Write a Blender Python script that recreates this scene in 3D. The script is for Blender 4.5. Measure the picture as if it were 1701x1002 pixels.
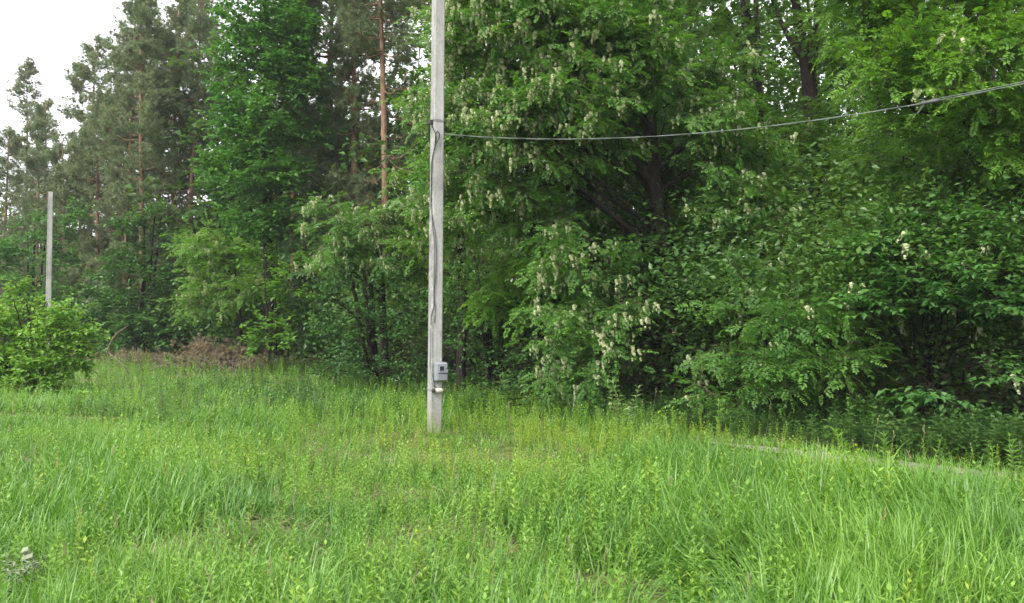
import bpy, math
import numpy as np
from mathutils import Vector

R = math.radians
RNG = np.random.default_rng(7)
scene = bpy.context.scene
for o in list(bpy.data.objects):
    bpy.data.objects.remove(o, do_unlink=True)
COL = scene.collection

# ------------------------------------------------------------------ camera, sky, sun, exposure
EYE = 1.6
FPX = 1335.0                     # focal length in photograph pixels (1701 wide)
PITCH = R(1.85)
cam_d = bpy.data.cameras.new('camera')
cam_d.sensor_width = 36.0
cam_d.lens = 36.0 * FPX / 1701.0
cam_d.clip_start = 0.05
cam_d.clip_end = 3000
cam = bpy.data.objects.new('camera', cam_d)
cam.location = (0, 0, EYE)
cam.rotation_euler = (R(90) + PITCH, 0, 0)
COL.objects.link(cam)
scene.camera = cam

SUN_EL, SUN_AZ = R(45), R(220)    # azimuth clockwise from +Y: behind the camera, a little left
world = bpy.data.worlds.new('World')
scene.world = world
world.use_nodes = True
wn, wl = world.node_tree.nodes, world.node_tree.links
wn.clear()
w_out = wn.new('ShaderNodeOutputWorld')
w_bg = wn.new('ShaderNodeBackground')
w_bg.inputs['Strength'].default_value = 0.085
w_sky = wn.new('ShaderNodeTexSky')
w_sky.sky_type = 'NISHITA'
w_sky.sun_disc = False
w_sky.sun_elevation = SUN_EL
w_sky.sun_rotation = SUN_AZ
w_sky.dust_density = 2.0
w_tc = wn.new('ShaderNodeTexCoord')
w_noise = wn.new('ShaderNodeTexNoise')
w_noise.inputs['Scale'].default_value = 2.2
w_noise.inputs['Detail'].default_value = 5
w_ramp = wn.new('ShaderNodeValToRGB')
w_ramp.color_ramp.elements[0].position = 0.30
w_ramp.color_ramp.elements[0].color = (0.72, 0.72, 0.72, 1)
w_ramp.color_ramp.elements[1].position = 0.60
w_ramp.color_ramp.elements[1].color = (0.97, 0.97, 0.97, 1)
w_mix = wn.new('ShaderNodeMixRGB')
w_mix.inputs['Color2'].default_value = (8.6, 8.5, 8.9, 1)     # thin bright cloud cover
wl.new(w_tc.outputs['Generated'], w_noise.inputs['Vector'])
wl.new(w_noise.outputs['Fac'], w_ramp.inputs['Fac'])
wl.new(w_ramp.outputs['Color'], w_mix.inputs['Fac'])
wl.new(w_sky.outputs['Color'], w_mix.inputs['Color1'])
wl.new(w_mix.outputs['Color'], w_bg.inputs['Color'])
wl.new(w_bg.outputs['Background'], w_out.inputs['Surface'])

sun_d = bpy.data.lights.new('sun', 'SUN')
sun_d.energy = 1.5
sun_d.angle = R(10)
sun_d.color = (1.0, 0.95, 0.86)
sun = bpy.data.objects.new('sun', sun_d)
sdir = Vector((math.sin(SUN_AZ) * math.cos(SUN_EL), math.cos(SUN_AZ) * math.cos(SUN_EL), math.sin(SUN_EL)))
sun.rotation_euler = (-sdir).to_track_quat('-Z', 'Y').to_euler()
sun.location = (0, -10, 30)
COL.objects.link(sun)

vs = scene.view_settings
vs.view_transform = 'Standard'
vs.look = 'None'
vs.exposure = 1.72
vs.gamma = 1.0
vs.use_curve_mapping = False
scene.cycles.max_bounces = 6
scene.cycles.diffuse_bounces = 3
scene.cycles.transmission_bounces = 5
scene.cycles.transparent_max_bounces = 6
scene.cycles.glossy_bounces = 2
scene.cycles.volume_bounces = 0
scene.cycles.caustics_reflective = False
scene.cycles.caustics_refractive = False
scene.cycles.sample_clamp_indirect = 6.0

CP, SP = math.cos(PITCH), math.sin(PITCH)


def at(px, py, Y):
    """A photograph pixel and a distance north of the camera -> the world point standing there."""
    u, v = (px - 850.5) / FPX, (501.0 - py) / FPX
    d = np.array([u, CP - v * SP, SP + v * CP])
    d = d * (Y / d[1])
    return np.array([d[0], d[1], d[2] + EYE])


def xof(px, Y):
    return at(px, 544, Y)[0]


TRACK = np.array([[2.4, 11.1], [3.08, 10.3], [4.4, 9.05], [5.25, 8.25], [6.6, 7.1], [8.2, 5.9], [10.5, 4.5], [14, 2.6], [20, -.5]])


def gh(x, y):
    """Ground height: a nearly level meadow with low bumps."""
    yt = np.interp(x, TRACK[:, 0], TRACK[:, 1])
    bank = .04 * np.clip((x - 2.0) / 1.8, 0, 1) * np.exp(-((y - yt) / 1.1) ** 2) * (x < 13)
    return bank + (0.045 * np.sin(x * 0.9 + 0.6) * np.cos(y * 0.7) + 0.03 * np.sin(x * 2.1 + y * 1.7 + 2.0)
            + 0.05 * np.sin(y * 0.23 + x * 0.11))


EDGE_X = np.array([-120, -40, -21, -8.4, -2.0, 1.2, 3.2, 5.5, 8.0, 12.0, 30.0])
EDGE_Y = np.array([90, 52, 38.5, 28.5, 20.5, 15.2, 11.4, 8.75, 6.7, 4.3, -6.0])


def edge_y(x):
    return np.interp(x, EDGE_X, EDGE_Y)


# ------------------------------------------------------------------ mesh helpers
class MB:
    """Collects vertex chunks and faces (with material slots) and links them as ONE mesh object."""

    def __init__(self):
        self.V, self.F, self.M, self.S, self.n = [], [], [], [], 0

    def add(self, V, faces, mat=0, smooth=False):
        V = np.asarray(V, dtype=np.float32).reshape(-1, 3)
        for F in faces if isinstance(faces, (list, tuple)) else [faces]:
            F = np.asarray(F, dtype=np.int32)
            self.F.append(F + self.n)
            self.M.append(np.full(len(F), mat, dtype=np.int32))
            self.S.append(np.full(len(F), smooth, dtype=bool))
        self.V.append(V)
        self.n += len(V)

    def mesh(self, name, mats):
        V = np.concatenate(self.V)
        me = bpy.data.meshes.new(name)
        me.vertices.add(len(V))
        me.vertices.foreach_set('co', V.ravel())
        loops = np.concatenate([f.ravel() for f in self.F])
        tot = np.concatenate([np.full(len(f), f.shape[1], dtype=np.int32) for f in self.F])
        start = np.concatenate([[0], np.cumsum(tot)[:-1]]).astype(np.int32)
        me.loops.add(len(loops))
        me.loops.foreach_set('vertex_index', loops.astype(np.int32))
        me.polygons.add(len(tot))
        me.polygons.foreach_set('loop_start', start)
        me.polygons.foreach_set('loop_total', tot)
        me.polygons.foreach_set('material_index', np.concatenate(self.M))
        me.polygons.foreach_set('use_smooth', np.concatenate(self.S))
        for m in mats:
            me.materials.append(m)
        me.update(calc_edges=True)
        me.validate()
        return me

    def build(self, name, mats, parent=None, kind=None, label=None):
        if not isinstance(mats, (list, tuple)):
            mats = [mats]
        o = bpy.data.objects.new(name, self.mesh(name, mats))
        COL.objects.link(o)
        o.parent = parent
        if kind:
            o['kind'] = kind
        if label:
            o['label'] = label
        return o


def tag(o, label, cat, group=None):
    o['label'] = label
    o['category'] = cat
    if group:
        o['group'] = group
    return o


def empty(name, loc, label, cat, group=None, rz=0.0, s=1.0):
    o = bpy.data.objects.new(name, None)
    o.location = tuple(float(v) for v in loc)
    o.rotation_euler = (0, 0, rz)
    o.scale = (s, s, s)
    o.empty_display_size = 0.2
    COL.objects.link(o)
    return tag(o, label, cat, group)


def copy_parts(src, dst):
    for ch in [c for c in bpy.data.objects if c.parent == src]:
        c = ch.copy()
        COL.objects.link(c)
        c.parent = dst


def unit(v):
    return v / np.maximum(np.linalg.norm(v, axis=-1, keepdims=True), 1e-9)


def tube(pts, rad, sides=6, cap=True):
    pts = np.asarray(pts, float)
    rad = np.broadcast_to(np.asarray(rad, float), (len(pts),))
    t = unit(np.gradient(pts, axis=0))
    ref = np.array([0.0, 1.0, 0.0]) if abs(t[0][1]) < 0.8 else np.array([1.0, 0, 0])
    a = unit(np.cross(t, ref))
    b = np.cross(t, a)
    an = np.linspace(0, 2 * np.pi, sides, endpoint=False)
    V = pts[:, None] + rad[:, None, None] * (np.cos(an)[None, :, None] * a[:, None] + np.sin(an)[None, :, None] * b[:, None])
    n = len(pts)
    i = np.arange(n - 1)[:, None] * sides
    j = np.arange(sides)[None]
    k = (j + 1) % sides
    F = np.stack([i + j, i + k, i + sides + k, i + sides + j], -1).reshape(-1, 4)
    fs = [F]
    if cap:
        fs += [np.arange(sides)[None, ::-1], (np.arange(sides) + (n - 1) * sides)[None]]
    return V.reshape(-1, 3), fs


def curve_pts(p0, p1, n, rise, wob, rng):
    """A bent branch from p0 to p1: arches by rise, wobbles by wob."""
    t = np.linspace(0, 1, n)[:, None]
    P = p0 + (p1 - p0) * t
    P[:, 2] += rise * np.sin(np.pi * t[:, 0])
    L = np.linalg.norm(p1 - p0)
    w = rng.normal(0, wob * L, (n, 3)) * (np.sin(np.pi * t) ** 0.7)
    return P + w


def box_vf(c, s, rot=None):
    V = np.array([[x, y, z] for x in (-.5, .5) for y in (-.5, .5) for z in (-.5, .5)]) * np.array(s)
    if rot is not None:
        V = V @ np.array(rot).T
    F = np.array([[0, 1, 3, 2], [4, 6, 7, 5], [0, 4, 5, 1], [2, 3, 7, 6], [0, 2, 6, 4], [1, 5, 7, 3]])
    return V + np.array(c), F


def instance(TV, TF, X, Z, T, S):
    """Copies of a template (x along X, z near Z) at T, scaled by S: vertices and face arrays."""
    X = unit(X)
    Y = unit(np.cross(Z, X))
    Z2 = np.cross(X, Y)
    S = np.asarray(S, float)
    if S.ndim == 1:
        S = np.repeat(S[:, None], 3, 1)
    M = np.stack([X * S[:, :1], Y * S[:, 1:2], Z2 * S[:, 2:3]], -1)          # N,3,3
    V = np.einsum('nij,vj->nvi', M, TV) + T[:, None]
    N, nv = len(T), len(TV)
    Fs = [(F[None] + (np.arange(N) * nv)[:, None, None]).reshape(-1, F.shape[1]) for F in TF]
    return V.reshape(-1, 3), Fs


# ------------------------------------------------------------------ templates
def tpl_compound(pairs=5, lw=0.30, ll=0.50, term=True):
    """Feathered leaf of unit length: leaflets in pairs on a drooping rachis."""
    V, F = [], []
    rs = np.random.default_rng(3)

    def leaflet(p, d, l, w):
        n = len(V)
        d = d / np.linalg.norm(d)
        s = np.cross([0, 0, 1.0], d)
        s /= np.linalg.norm(s)
        V.extend([p, p + d * l * 0.45 + s * w * 0.5 + np.array([0, 0, .02]), p + d * l, p + d * l * 0.45 - s * w * 0.5 + np.array([0, 0, .02])])
        F.append([n, n + 1, n + 2, n + 3])

    for i in range(pairs):
        t = 0.22 + 0.68 * i / (pairs - 1)
        p = np.array([t, 0, -0.28 * t * t])
        for s in (-1, 1):
            d = np.array([0.45 + .1 * rs.normal(), s * 0.9, -0.25 + .15 * rs.normal()])
            leaflet(p, d, ll * (0.8 if i in (0, pairs - 1) else 1.0) * (0.9 + .2 * rs.random()), lw * (0.85 + .3 * rs.random()) * .75)
    if term:
        leaflet(np.array([0.92, 0, -.24]), np.array([1, 0, -.5]), ll * 0.9, lw * .75)
    return np.array(V), [np.array(F)]


def tpl_leaf(w=0.62, fold=0.10, droop=0.18):
    """Ovate leaf of unit length folded along its midrib: two quads."""
    V = np.array([[0, 0, 0], [0.42, w * .5, fold], [1, 0, -droop], [0.42, -w * .5, fold], [0.5, 0, -0.03]])
    F = np.array([[0, 4, 2, 1], [0, 3, 2, 4]])
    return V, [F]


def tpl_kite(w=0.62, droop=0.15):
    V = np.array([[0, 0, 0], [0.42, w * .5, 0.04], [1, 0, -droop], [0.42, -w * .5, 0.04]])
    return V, [np.array([[0, 3, 2, 1]])]


def tpl_stick():
    an = np.array([0, 2.1, 4.2])
    V = np.concatenate([np.stack([np.full(3, x), np.cos(an) * r, np.sin(an) * r], -1) for x, r in ((0, 1.0), (1, 0.35))])
    return V, [np.array([[0, 1, 4, 3], [1, 2, 5, 4], [2, 0, 3, 5]])]


def tpl_tuft(n=15, seed=1):
    """Pine shoot of unit length: stiff needles round an axis."""
    rs = np.random.default_rng(seed)
    V, F = [], []
    for i in range(n):
        a = 2 * np.pi * (i * 0.618) + rs.normal(0, .2)
        el = rs.uniform(0.25, 1.15)
        d = np.array([math.cos(el), math.sin(el) * math.cos(a), math.sin(el) * math.sin(a)])
        b = np.array([rs.uniform(-.35, .35), 0, 0])
        s = np.cross(d, rs.normal(size=3))
        s /= np.linalg.norm(s)
        L = rs.uniform(.7, 1.05)
        k = len(V)
        V += [b - s * .055, b + s * .055, b + d * L]
        F.append([k, k + 1, k + 2])
    return np.array(V), [np.array(F)]


def tpl_raceme(n=7):
    """Hanging flower cluster of unit length along -z."""
    rs = np.random.default_rng(5)
    V, F = [], []
    for i in range(n):
        t = (i + .5) / n
        r = 0.15 * (1.0 - 0.65 * t) + 0.045
        for q in range(2):
            a = i * 2.4 + q * np.pi + rs.normal(0, .3)
            c = np.array([math.cos(a) * r * .7, math.sin(a) * r * .7, -t])
            d1 = np.array([-math.sin(a), math.cos(a), 0.2]) * r * .9
            d2 = np.array([math.cos(a) * .5, math.sin(a) * .5, -.8]) * r * .9
            k = len(V)
            V += [c - d1, c + d2, c + d1, c - d2]
            F.append([k, k + 1, k + 2, k + 3])
    V = np.array(V)
    return np.stack([V[:, 2], V[:, 1], -V[:, 0]], -1) * np.array([-1, 1, 1]), [np.array(F)]   # along +x


def tpl_blade(segs=3, bend=0.55, w=1.0):
    """Grass blade of unit length rising along x then arching over towards z; width along y."""
    V, F3 = [], []
    t = np.linspace(0, 1, segs + 1)
    an = bend * t * 1.6
    x = np.concatenate([[0], np.cumsum(np.cos((an[1:] + an[:-1]) / 2)) / segs])
    z = np.concatenate([[0], np.cumsum(np.sin((an[1:] + an[:-1]) / 2)) / segs])
    wd = w * np.array([0.75, 1.0, 0.75, 0.5, .3])[:segs]
    for i in range(segs):
        V += [[x[i], -wd[i] * .5, z[i]], [x[i], wd[i] * .5, z[i]]]
    V.append([x[-1], 0, z[-1]])
    Q = np.array([[2 * i, 2 * i + 1, 2 * i + 3, 2 * i + 2] for i in range(segs - 1)]).reshape(-1, 4)
    T = np.array([[2 * segs - 2, 2 * segs - 1, 2 * segs]])
    return np.array(V, float), ([Q, T] if segs > 1 else [T])


def tpl_herb(nodes=6, per=2, ll=0.36, lw=0.12, seed=0, tip=True, up=0.5):
    """Leafy weed of unit height along x: a stem and leaves in whorls, the topmost upright."""
    rs = np.random.default_rng(seed)
    V, Q = [], []
    V += [[0, -.012, 0], [0, .012, 0], [1, .005, 0], [1, -.005, 0]]
    Q.append([0, 1, 2, 3])
    for i in range(nodes):
        t = 0.25 + 0.75 * i / (nodes - 1)
        for k in range(per):
            a = i * 1.57 + k * 2 * np.pi / per + rs.normal(0, .3)
            u = up + (0.5 if i == nodes - 1 else 0) + rs.normal(0, .15)
            d = np.array([u, math.cos(a), math.sin(a)])
            d /= np.linalg.norm(d)
            s = np.cross(d, [1.0, 0, 0])
            s /= np.linalg.norm(s)
            l = ll * (1 - 0.45 * t) * rs.uniform(.8, 1.2)
            w = lw * (1 - 0.35 * t) * rs.uniform(.85, 1.15)
            p = np.array([t, 0, 0])
            k0 = len(V)
            V += [list(p), list(p + d * l * .45 + s * w * .5), list(p + d * l - np.array([.12 * l, 0, 0])), list(p + d * l * .45 - s * w * .5)]
            Q.append([k0, k0 + 1, k0 + 2, k0 + 3])
    return np.array(V, float), [np.array(Q)]


T_COMP = 'spray'
T_LEAF = tpl_leaf()
T_KITE = tpl_kite()
T_STICK = tpl_stick()
T_TUFTS = [tpl_tuft(24, s) for s in (1, 2)]
T_RAC = tpl_raceme()


# ------------------------------------------------------------------ materials
def new_mat(name):
    m = bpy.data.materials.new(name)
    m.use_nodes = True
    nt = m.node_tree
    nt.nodes.clear()
    out = nt.nodes.new('ShaderNodeOutputMaterial')
    return m, nt, out


def ramp(nt, stops):
    r = nt.nodes.new('ShaderNodeValToRGB')
    e = r.color_ramp.elements
    e[0].position, e[0].color = stops[0][0], (*stops[0][1], 1)
    e[1].position, e[1].color = stops[-1][0], (*stops[-1][1], 1)
    for p, c in stops[1:-1]:
        k = e.new(p)
        k.color = (*c, 1)
    return r


def leaf_mat(name, c0, c1, c2, trans=0.35, tcol=(1.25, 1.15, 0.45), rough=0.42, spec=0.35, nscale=0.9):
    """Leaf: colour differs from leaf to leaf and from spray to spray; thin, so light comes through."""
    m, nt, out = new_mat(name)
    N, L = nt.nodes, nt.links
    geo = N.new('ShaderNodeNewGeometry')
    noi = N.new('ShaderNodeTexNoise')
    noi.inputs['Scale'].default_value = nscale
    noi.inputs['Detail'].default_value = 2
    L.new(geo.outputs['Position'], noi.inputs['Vector'])
    mx = N.new('ShaderNodeMath'); mx.operation = 'MULTIPLY_ADD'
    mx.inputs[1].default_value = 0.55
    L.new(geo.outputs['Random Per Island'], mx.inputs[0])
    ma = N.new('ShaderNodeMath'); ma.operation = 'MULTIPLY_ADD'
    ma.inputs[1].default_value = 1.5; ma.inputs[2].default_value = -0.52
    L.new(noi.outputs['Fac'], ma.inputs[0])
    L.new(ma.outputs[0], mx.inputs[2])
    oi = N.new('ShaderNodeObjectInfo')
    mo = N.new('ShaderNodeMath'); mo.operation = 'MULTIPLY_ADD'
    mo.inputs[1].default_value = .26
    L.new(oi.outputs['Random'], mo.inputs[0])
    mo2 = N.new('ShaderNodeMath'); mo2.operation = 'SUBTRACT'; mo2.inputs[1].default_value = .13
    L.new(mx.outputs[0], mo2.inputs[0]); L.new(mo2.outputs[0], mo.inputs[2])
    cr = ramp(nt, [(0.0, c0), (0.5, c1), (1.0, c2)])
    L.new(mo.outputs[0], cr.inputs['Fac'])
    p = N.new('ShaderNodeBsdfPrincipled')
    p.inputs['Roughness'].default_value = rough
    p.inputs['Specular IOR Level'].default_value = spec
    L.new(cr.outputs['Color'], p.inputs['Base Color'])
    tm = N.new('ShaderNodeMixRGB'); tm.blend_type = 'MULTIPLY'; tm.inputs['Fac'].default_value = 1
    tm.inputs['Color2'].default_value = (*tcol, 1)
    L.new(cr.outputs['Color'], tm.inputs['Color1'])
    tr = N.new('ShaderNodeBsdfTranslucent')
    L.new(tm.outputs['Color'], tr.inputs['Color'])
    ms = N.new('ShaderNodeMixShader'); ms.inputs['Fac'].default_value = trans
    L.new(p.outputs[0], ms.inputs[1]); L.new(tr.outputs[0], ms.inputs[2])
    L.new(ms.outputs[0], out.inputs['Surface'])
    return m


def solid_mat(name, stops, scale=8.0, rough=0.8, detail=6, bump=0.0, bscale=None, stretch=(1, 1, 1), metallic=0.0, spec=0.3, coord='Object'):
    m, nt, out = new_mat(name)
    N, L = nt.nodes, nt.links
    tc = N.new('ShaderNodeTexCoord')
    mp = N.new('ShaderNodeMapping'); mp.inputs['Scale'].default_value = stretch
    L.new(tc.outputs[coord], mp.inputs['Vector'])
    noi = N.new('ShaderNodeTexNoise')
    noi.inputs['Scale'].default_value = scale
    noi.inputs['Detail'].default_value = detail
    noi.inputs['Roughness'].default_value = 0.65
    L.new(mp.outputs[0], noi.inputs['Vector'])
    cr = ramp(nt, stops)
    L.new(noi.outputs['Fac'], cr.inputs['Fac'])
    p = N.new('ShaderNodeBsdfPrincipled')
    p.inputs['Roughness'].default_value = rough
    p.inputs['Metallic'].default_value = metallic
    p.inputs['Specular IOR Level'].default_value = spec
    L.new(cr.outputs['Color'], p.inputs['Base Color'])
    if bump:
        n2 = N.new('ShaderNodeTexNoise'); n2.inputs['Scale'].default_value = bscale or scale * 3
        n2.inputs['Detail'].default_value = 6
        L.new(mp.outputs[0], n2.inputs['Vector'])
        b = N.new('ShaderNodeBump'); b.inputs['Strength'].default_value = bump; b.inputs['Distance'].default_value = 0.02
        L.new(n2.outputs['Fac'], b.inputs['Height'])
        L.new(b.outputs[0], p.inputs['Normal'])
    L.new(p.outputs[0], out.inputs['Surface'])
    return m


def pine_bark(name='pine_bark'):
    m, nt, out = new_mat(name)
    N, L = nt.nodes, nt.links
    tc = N.new('ShaderNodeTexCoord')
    sep = N.new('ShaderNodeSeparateXYZ'); L.new(tc.outputs['Object'], sep.inputs[0])
    mp = N.new('ShaderNodeMapping'); mp.inputs['Scale'].default_value = (11, 11, 3.2)
    L.new(tc.outputs['Object'], mp.inputs['Vector'])
    noi = N.new('ShaderNodeTexNoise'); noi.inputs['Scale'].default_value = 1.0; noi.inputs['Detail'].default_value = 6
    noi.inputs['Roughness'].default_value = .7
    L.new(mp.outputs[0], noi.inputs['Vector'])
    mr = N.new('ShaderNodeMapRange')
    mr.inputs['From Min'].default_value = 3.0; mr.inputs['From Max'].default_value = 8.0
    L.new(sep.outputs['Z'], mr.inputs['Value'])
    lo = ramp(nt, [(.35, (.035, .025, .02)), (.55, (.13, .09, .068)), (.7, (.2, .15, .12))])
    hi = ramp(nt, [(.32, (.10, .06, .042)), (.47, (.22, .138, .092)), (.6, (.30, .19, .125)), (.72, (.42, .30, .21))])
    L.new(noi.outputs['Fac'], lo.inputs['Fac']); L.new(noi.outputs['Fac'], hi.inputs['Fac'])
    mx = N.new('ShaderNodeMixRGB')
    L.new(mr.outputs[0], mx.inputs['Fac']); L.new(lo.outputs[0], mx.inputs['Color1']); L.new(hi.outputs[0], mx.inputs['Color2'])
    p = N.new('ShaderNodeBsdfPrincipled'); p.inputs['Roughness'].default_value = .9; p.inputs['Specular IOR Level'].default_value = .15
    L.new(mx.outputs[0], p.inputs['Base Color'])
    b = N.new('ShaderNodeBump'); b.inputs['Strength'].default_value = .8; b.inputs['Distance'].default_value = .03
    L.new(noi.outputs['Fac'], b.inputs['Height']); L.new(b.outputs[0], p.inputs['Normal'])
    L.new(p.outputs[0], out.inputs['Surface'])
    return m


M = {}
M['locust'] = leaf_mat('locust_leaf', (.050, .140, .028), (.100, .234, .042), (.168, .330, .062), trans=.45, tcol=(1.05, 1.12, .46))
M['locust_fresh'] = leaf_mat('locust_leaf_fresh', (.070, .182, .023), (.136, .296, .036), (.220, .398, .055), trans=.48, tcol=(1.1, 1.14, .46))
M['broad'] = leaf_mat('broad_leaf', (.030, .100, .026), (.062, .165, .038), (.110, .240, .052), trans=.36, tcol=(1.1, 1.15, .5))
M['elm'] = leaf_mat('elm_leaf', (.048, .145, .034), (.090, .228, .048), (.152, .320, .068), trans=.42, tcol=(1.0, 1.12, .5))
M['oak'] = leaf_mat('oak_leaf', (.046, .142, .030), (.084, .222, .044), (.138, .302, .060), trans=.42, tcol=(1.0, 1.12, .5), nscale=.6)
M['bush'] = leaf_mat('bush_leaf', (.080, .205, .030), (.155, .335, .046), (.260, .450, .070), trans=.42, nscale=1.2)
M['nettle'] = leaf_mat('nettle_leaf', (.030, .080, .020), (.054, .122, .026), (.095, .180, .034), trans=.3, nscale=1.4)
M['grass'] = leaf_mat('grass_blade', (.068, .178, .030), (.132, .288, .041), (.226, .392, .062), tcol=(1.02, 1.12, .43), trans=.36, rough=.40, spec=.5, nscale=.7)
M['herb'] = leaf_mat('herb_leaf', (.086, .208, .029), (.164, .322, .040), (.265, .422, .060), tcol=(1.03, 1.12, .43), trans=.36, rough=.38, spec=.5, nscale=.8)
M['herb_yellow'] = leaf_mat('yellow_herb_leaf', (.13, .22, .025), (.21, .32, .035), (.31, .41, .05), trans=.36, rough=.42, spec=.4, nscale=.8)
M['straw'] = leaf_mat('dry_straw', (.17, .16, .075), (.26, .245, .12), (.37, .35, .21), trans=.2, tcol=(1, .9, .7))
M['needle'] = leaf_mat('pine_needle', (.125, .170, .085), (.190, .245, .130), (.260, .315, .180), trans=.42, tcol=(1.0, 1.1, .7), rough=.5, nscale=.5)
M['deadneedle'] = leaf_mat('dead_needle', (.15, .115, .065), (.235, .19, .11), (.32, .265, .165), trans=.15, tcol=(1.1, .9, .6))
M['blossom'] = leaf_mat('blossom_petal', (.29, .35, .16), (.41, .46, .25), (.54, .57, .36), trans=.3, tcol=(1, 1, .85), rough=.6, spec=.2)
M['far'] = leaf_mat('far_leaf', (.034, .095, .026), (.062, .150, .034), (.105, .205, .044), trans=.36, nscale=.25)
M['bark'] = solid_mat('dark_bark', [(.35, (.012, .010, .009)), (.55, (.032, .027, .023)), (.75, (.065, .056, .048))], scale=6, stretch=(2, 2, .5), bump=.9, rough=.95, spec=.1)
M['twig'] = solid_mat('brown_twig', [(.35, (.05, .035, .025)), (.7, (.14, .10, .075))], scale=5, rough=.9, spec=.1)
M['deadtwig'] = solid_mat('dead_twig', [(.35, (.085, .066, .05)), (.7, (.22, .18, .14))], scale=4, rough=.9, spec=.1)
M['pinebark'] = pine_bark()


# ------------------------------------------------------------------ the ground
def ground_material():
    m, nt, out = new_mat('meadow_soil')
    N, L = nt.nodes, nt.links
    geo = N.new('ShaderNodeNewGeometry')
    n1 = N.new('ShaderNodeTexNoise'); n1.inputs['Scale'].default_value = 1.1; n1.inputs['Detail'].default_value = 8
    n2 = N.new('ShaderNodeTexNoise'); n2.inputs['Scale'].default_value = 28; n2.inputs['Detail'].default_value = 6
    L.new(geo.outputs['Position'], n1.inputs['Vector']); L.new(geo.outputs['Position'], n2.inputs['Vector'])
    soil = ramp(nt, [(.3, (.05, .045, .022)), (.5, (.13, .12, .055)), (.7, (.26, .22, .12))])
    L.new(n2.outputs['Fac'], soil.inputs['Fac'])
    moss = ramp(nt, [(.3, (.04, .075, .018)), (.7, (.10, .16, .035))])
    L.new(n2.outputs['Fac'], moss.inputs['Fac'])
    f1 = ramp(nt, [(.42, (0, 0, 0)), (.6, (1, 1, 1))]); L.new(n1.outputs['Fac'], f1.inputs['Fac'])
    mx = N.new('ShaderNodeMixRGB'); L.new(f1.outputs[0], mx.inputs['Fac'])
    L.new(moss.outputs[0], mx.inputs['Color1']); L.new(soil.outputs[0], mx.inputs['Color2'])
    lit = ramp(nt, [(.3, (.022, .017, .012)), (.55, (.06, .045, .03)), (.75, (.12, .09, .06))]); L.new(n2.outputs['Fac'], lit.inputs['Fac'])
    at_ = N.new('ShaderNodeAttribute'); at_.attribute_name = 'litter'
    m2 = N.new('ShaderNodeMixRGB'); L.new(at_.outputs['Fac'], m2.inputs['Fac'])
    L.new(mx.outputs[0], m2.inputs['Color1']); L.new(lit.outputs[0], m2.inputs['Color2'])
    p = N.new('ShaderNodeBsdfPrincipled'); p.inputs['Roughness'].default_value = .95; p.inputs['Specular IOR Level'].default_value = .1
    L.new(m2.outputs[0], p.inputs['Base Color'])
    b = N.new('ShaderNodeBump'); b.inputs['Strength'].default_value = .7; b.inputs['Distance'].default_value = .03
    L.new(n2.outputs['Fac'], b.inputs['Height']); L.new(b.outputs[0], p.inputs['Normal'])
    L.new(p.outputs[0], out.inputs['Surface'])
    return m


def build_ground():
    g = np.sinh(np.linspace(-4.6, 4.6, 131)) / np.sinh(4.6)
    xs, ys = g * 900, g * 900 + 12
    X, Y = np.meshgrid(xs, ys)
    Z = gh(X, Y)
    V = np.stack([X, Y, Z], -1).reshape(-1, 3)
    n = len(xs)
    i, j = np.meshgrid(np.arange(n - 1), np.arange(n - 1), indexing='ij')
    a = (i * n + j).ravel()
    F = np.stack([a, a + 1, a + n + 1, a + n], -1)
    mb = MB(); mb.add(V, F, smooth=True)
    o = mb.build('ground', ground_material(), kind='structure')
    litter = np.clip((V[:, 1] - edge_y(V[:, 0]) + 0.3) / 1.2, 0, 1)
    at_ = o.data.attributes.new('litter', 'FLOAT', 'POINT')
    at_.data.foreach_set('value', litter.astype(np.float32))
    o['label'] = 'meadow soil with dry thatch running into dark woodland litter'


build_ground()

# the pale track that skirts the wood at the right
def build_track():
    c = TRACK
    t = np.linspace(0, len(c) - 1, 60)
    px, py = np.interp(t, range(len(c)), c[:, 0]), np.interp(t, range(len(c)), c[:, 1])
    d = unit(np.stack([np.gradient(px), np.gradient(py)], -1))
    nrm = np.stack([-d[:, 1], d[:, 0]], -1)
    k = 7
    off = np.linspace(-.5, .5, k)
    w = np.interp(t, [0, 1.0, 2, 8], [0.0, .22, .75, 1.0])
    P = np.stack([px, py], -1)[:, None] + nrm[:, None] * (off[None, :, None] * w[:, None, None])
    Z = gh(P[..., 0], P[..., 1]) + 0.012
    V = np.concatenate([P, Z[..., None]], -1).reshape(-1, 3)
    i, j = np.meshgrid(np.arange(len(t) - 1), np.arange(k - 1), indexing='ij')
    a = (i * k + j).ravel()
    F = np.stack([a, a + 1, a + k + 1, a + k], -1)
    mb = MB(); mb.add(V, F, smooth=True)
    m = solid_mat('track_gravel', [(.3, (.11, .105, .085)), (.5, (.21, .20, .17)), (.7, (.33, .32, .29))], scale=9, bump=.7, bscale=40, rough=.95)
    o = mb.build('track', m, kind='structure')
    o['label'] = 'pale grey gravel track along the edge of the wood'


build_track()


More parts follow.
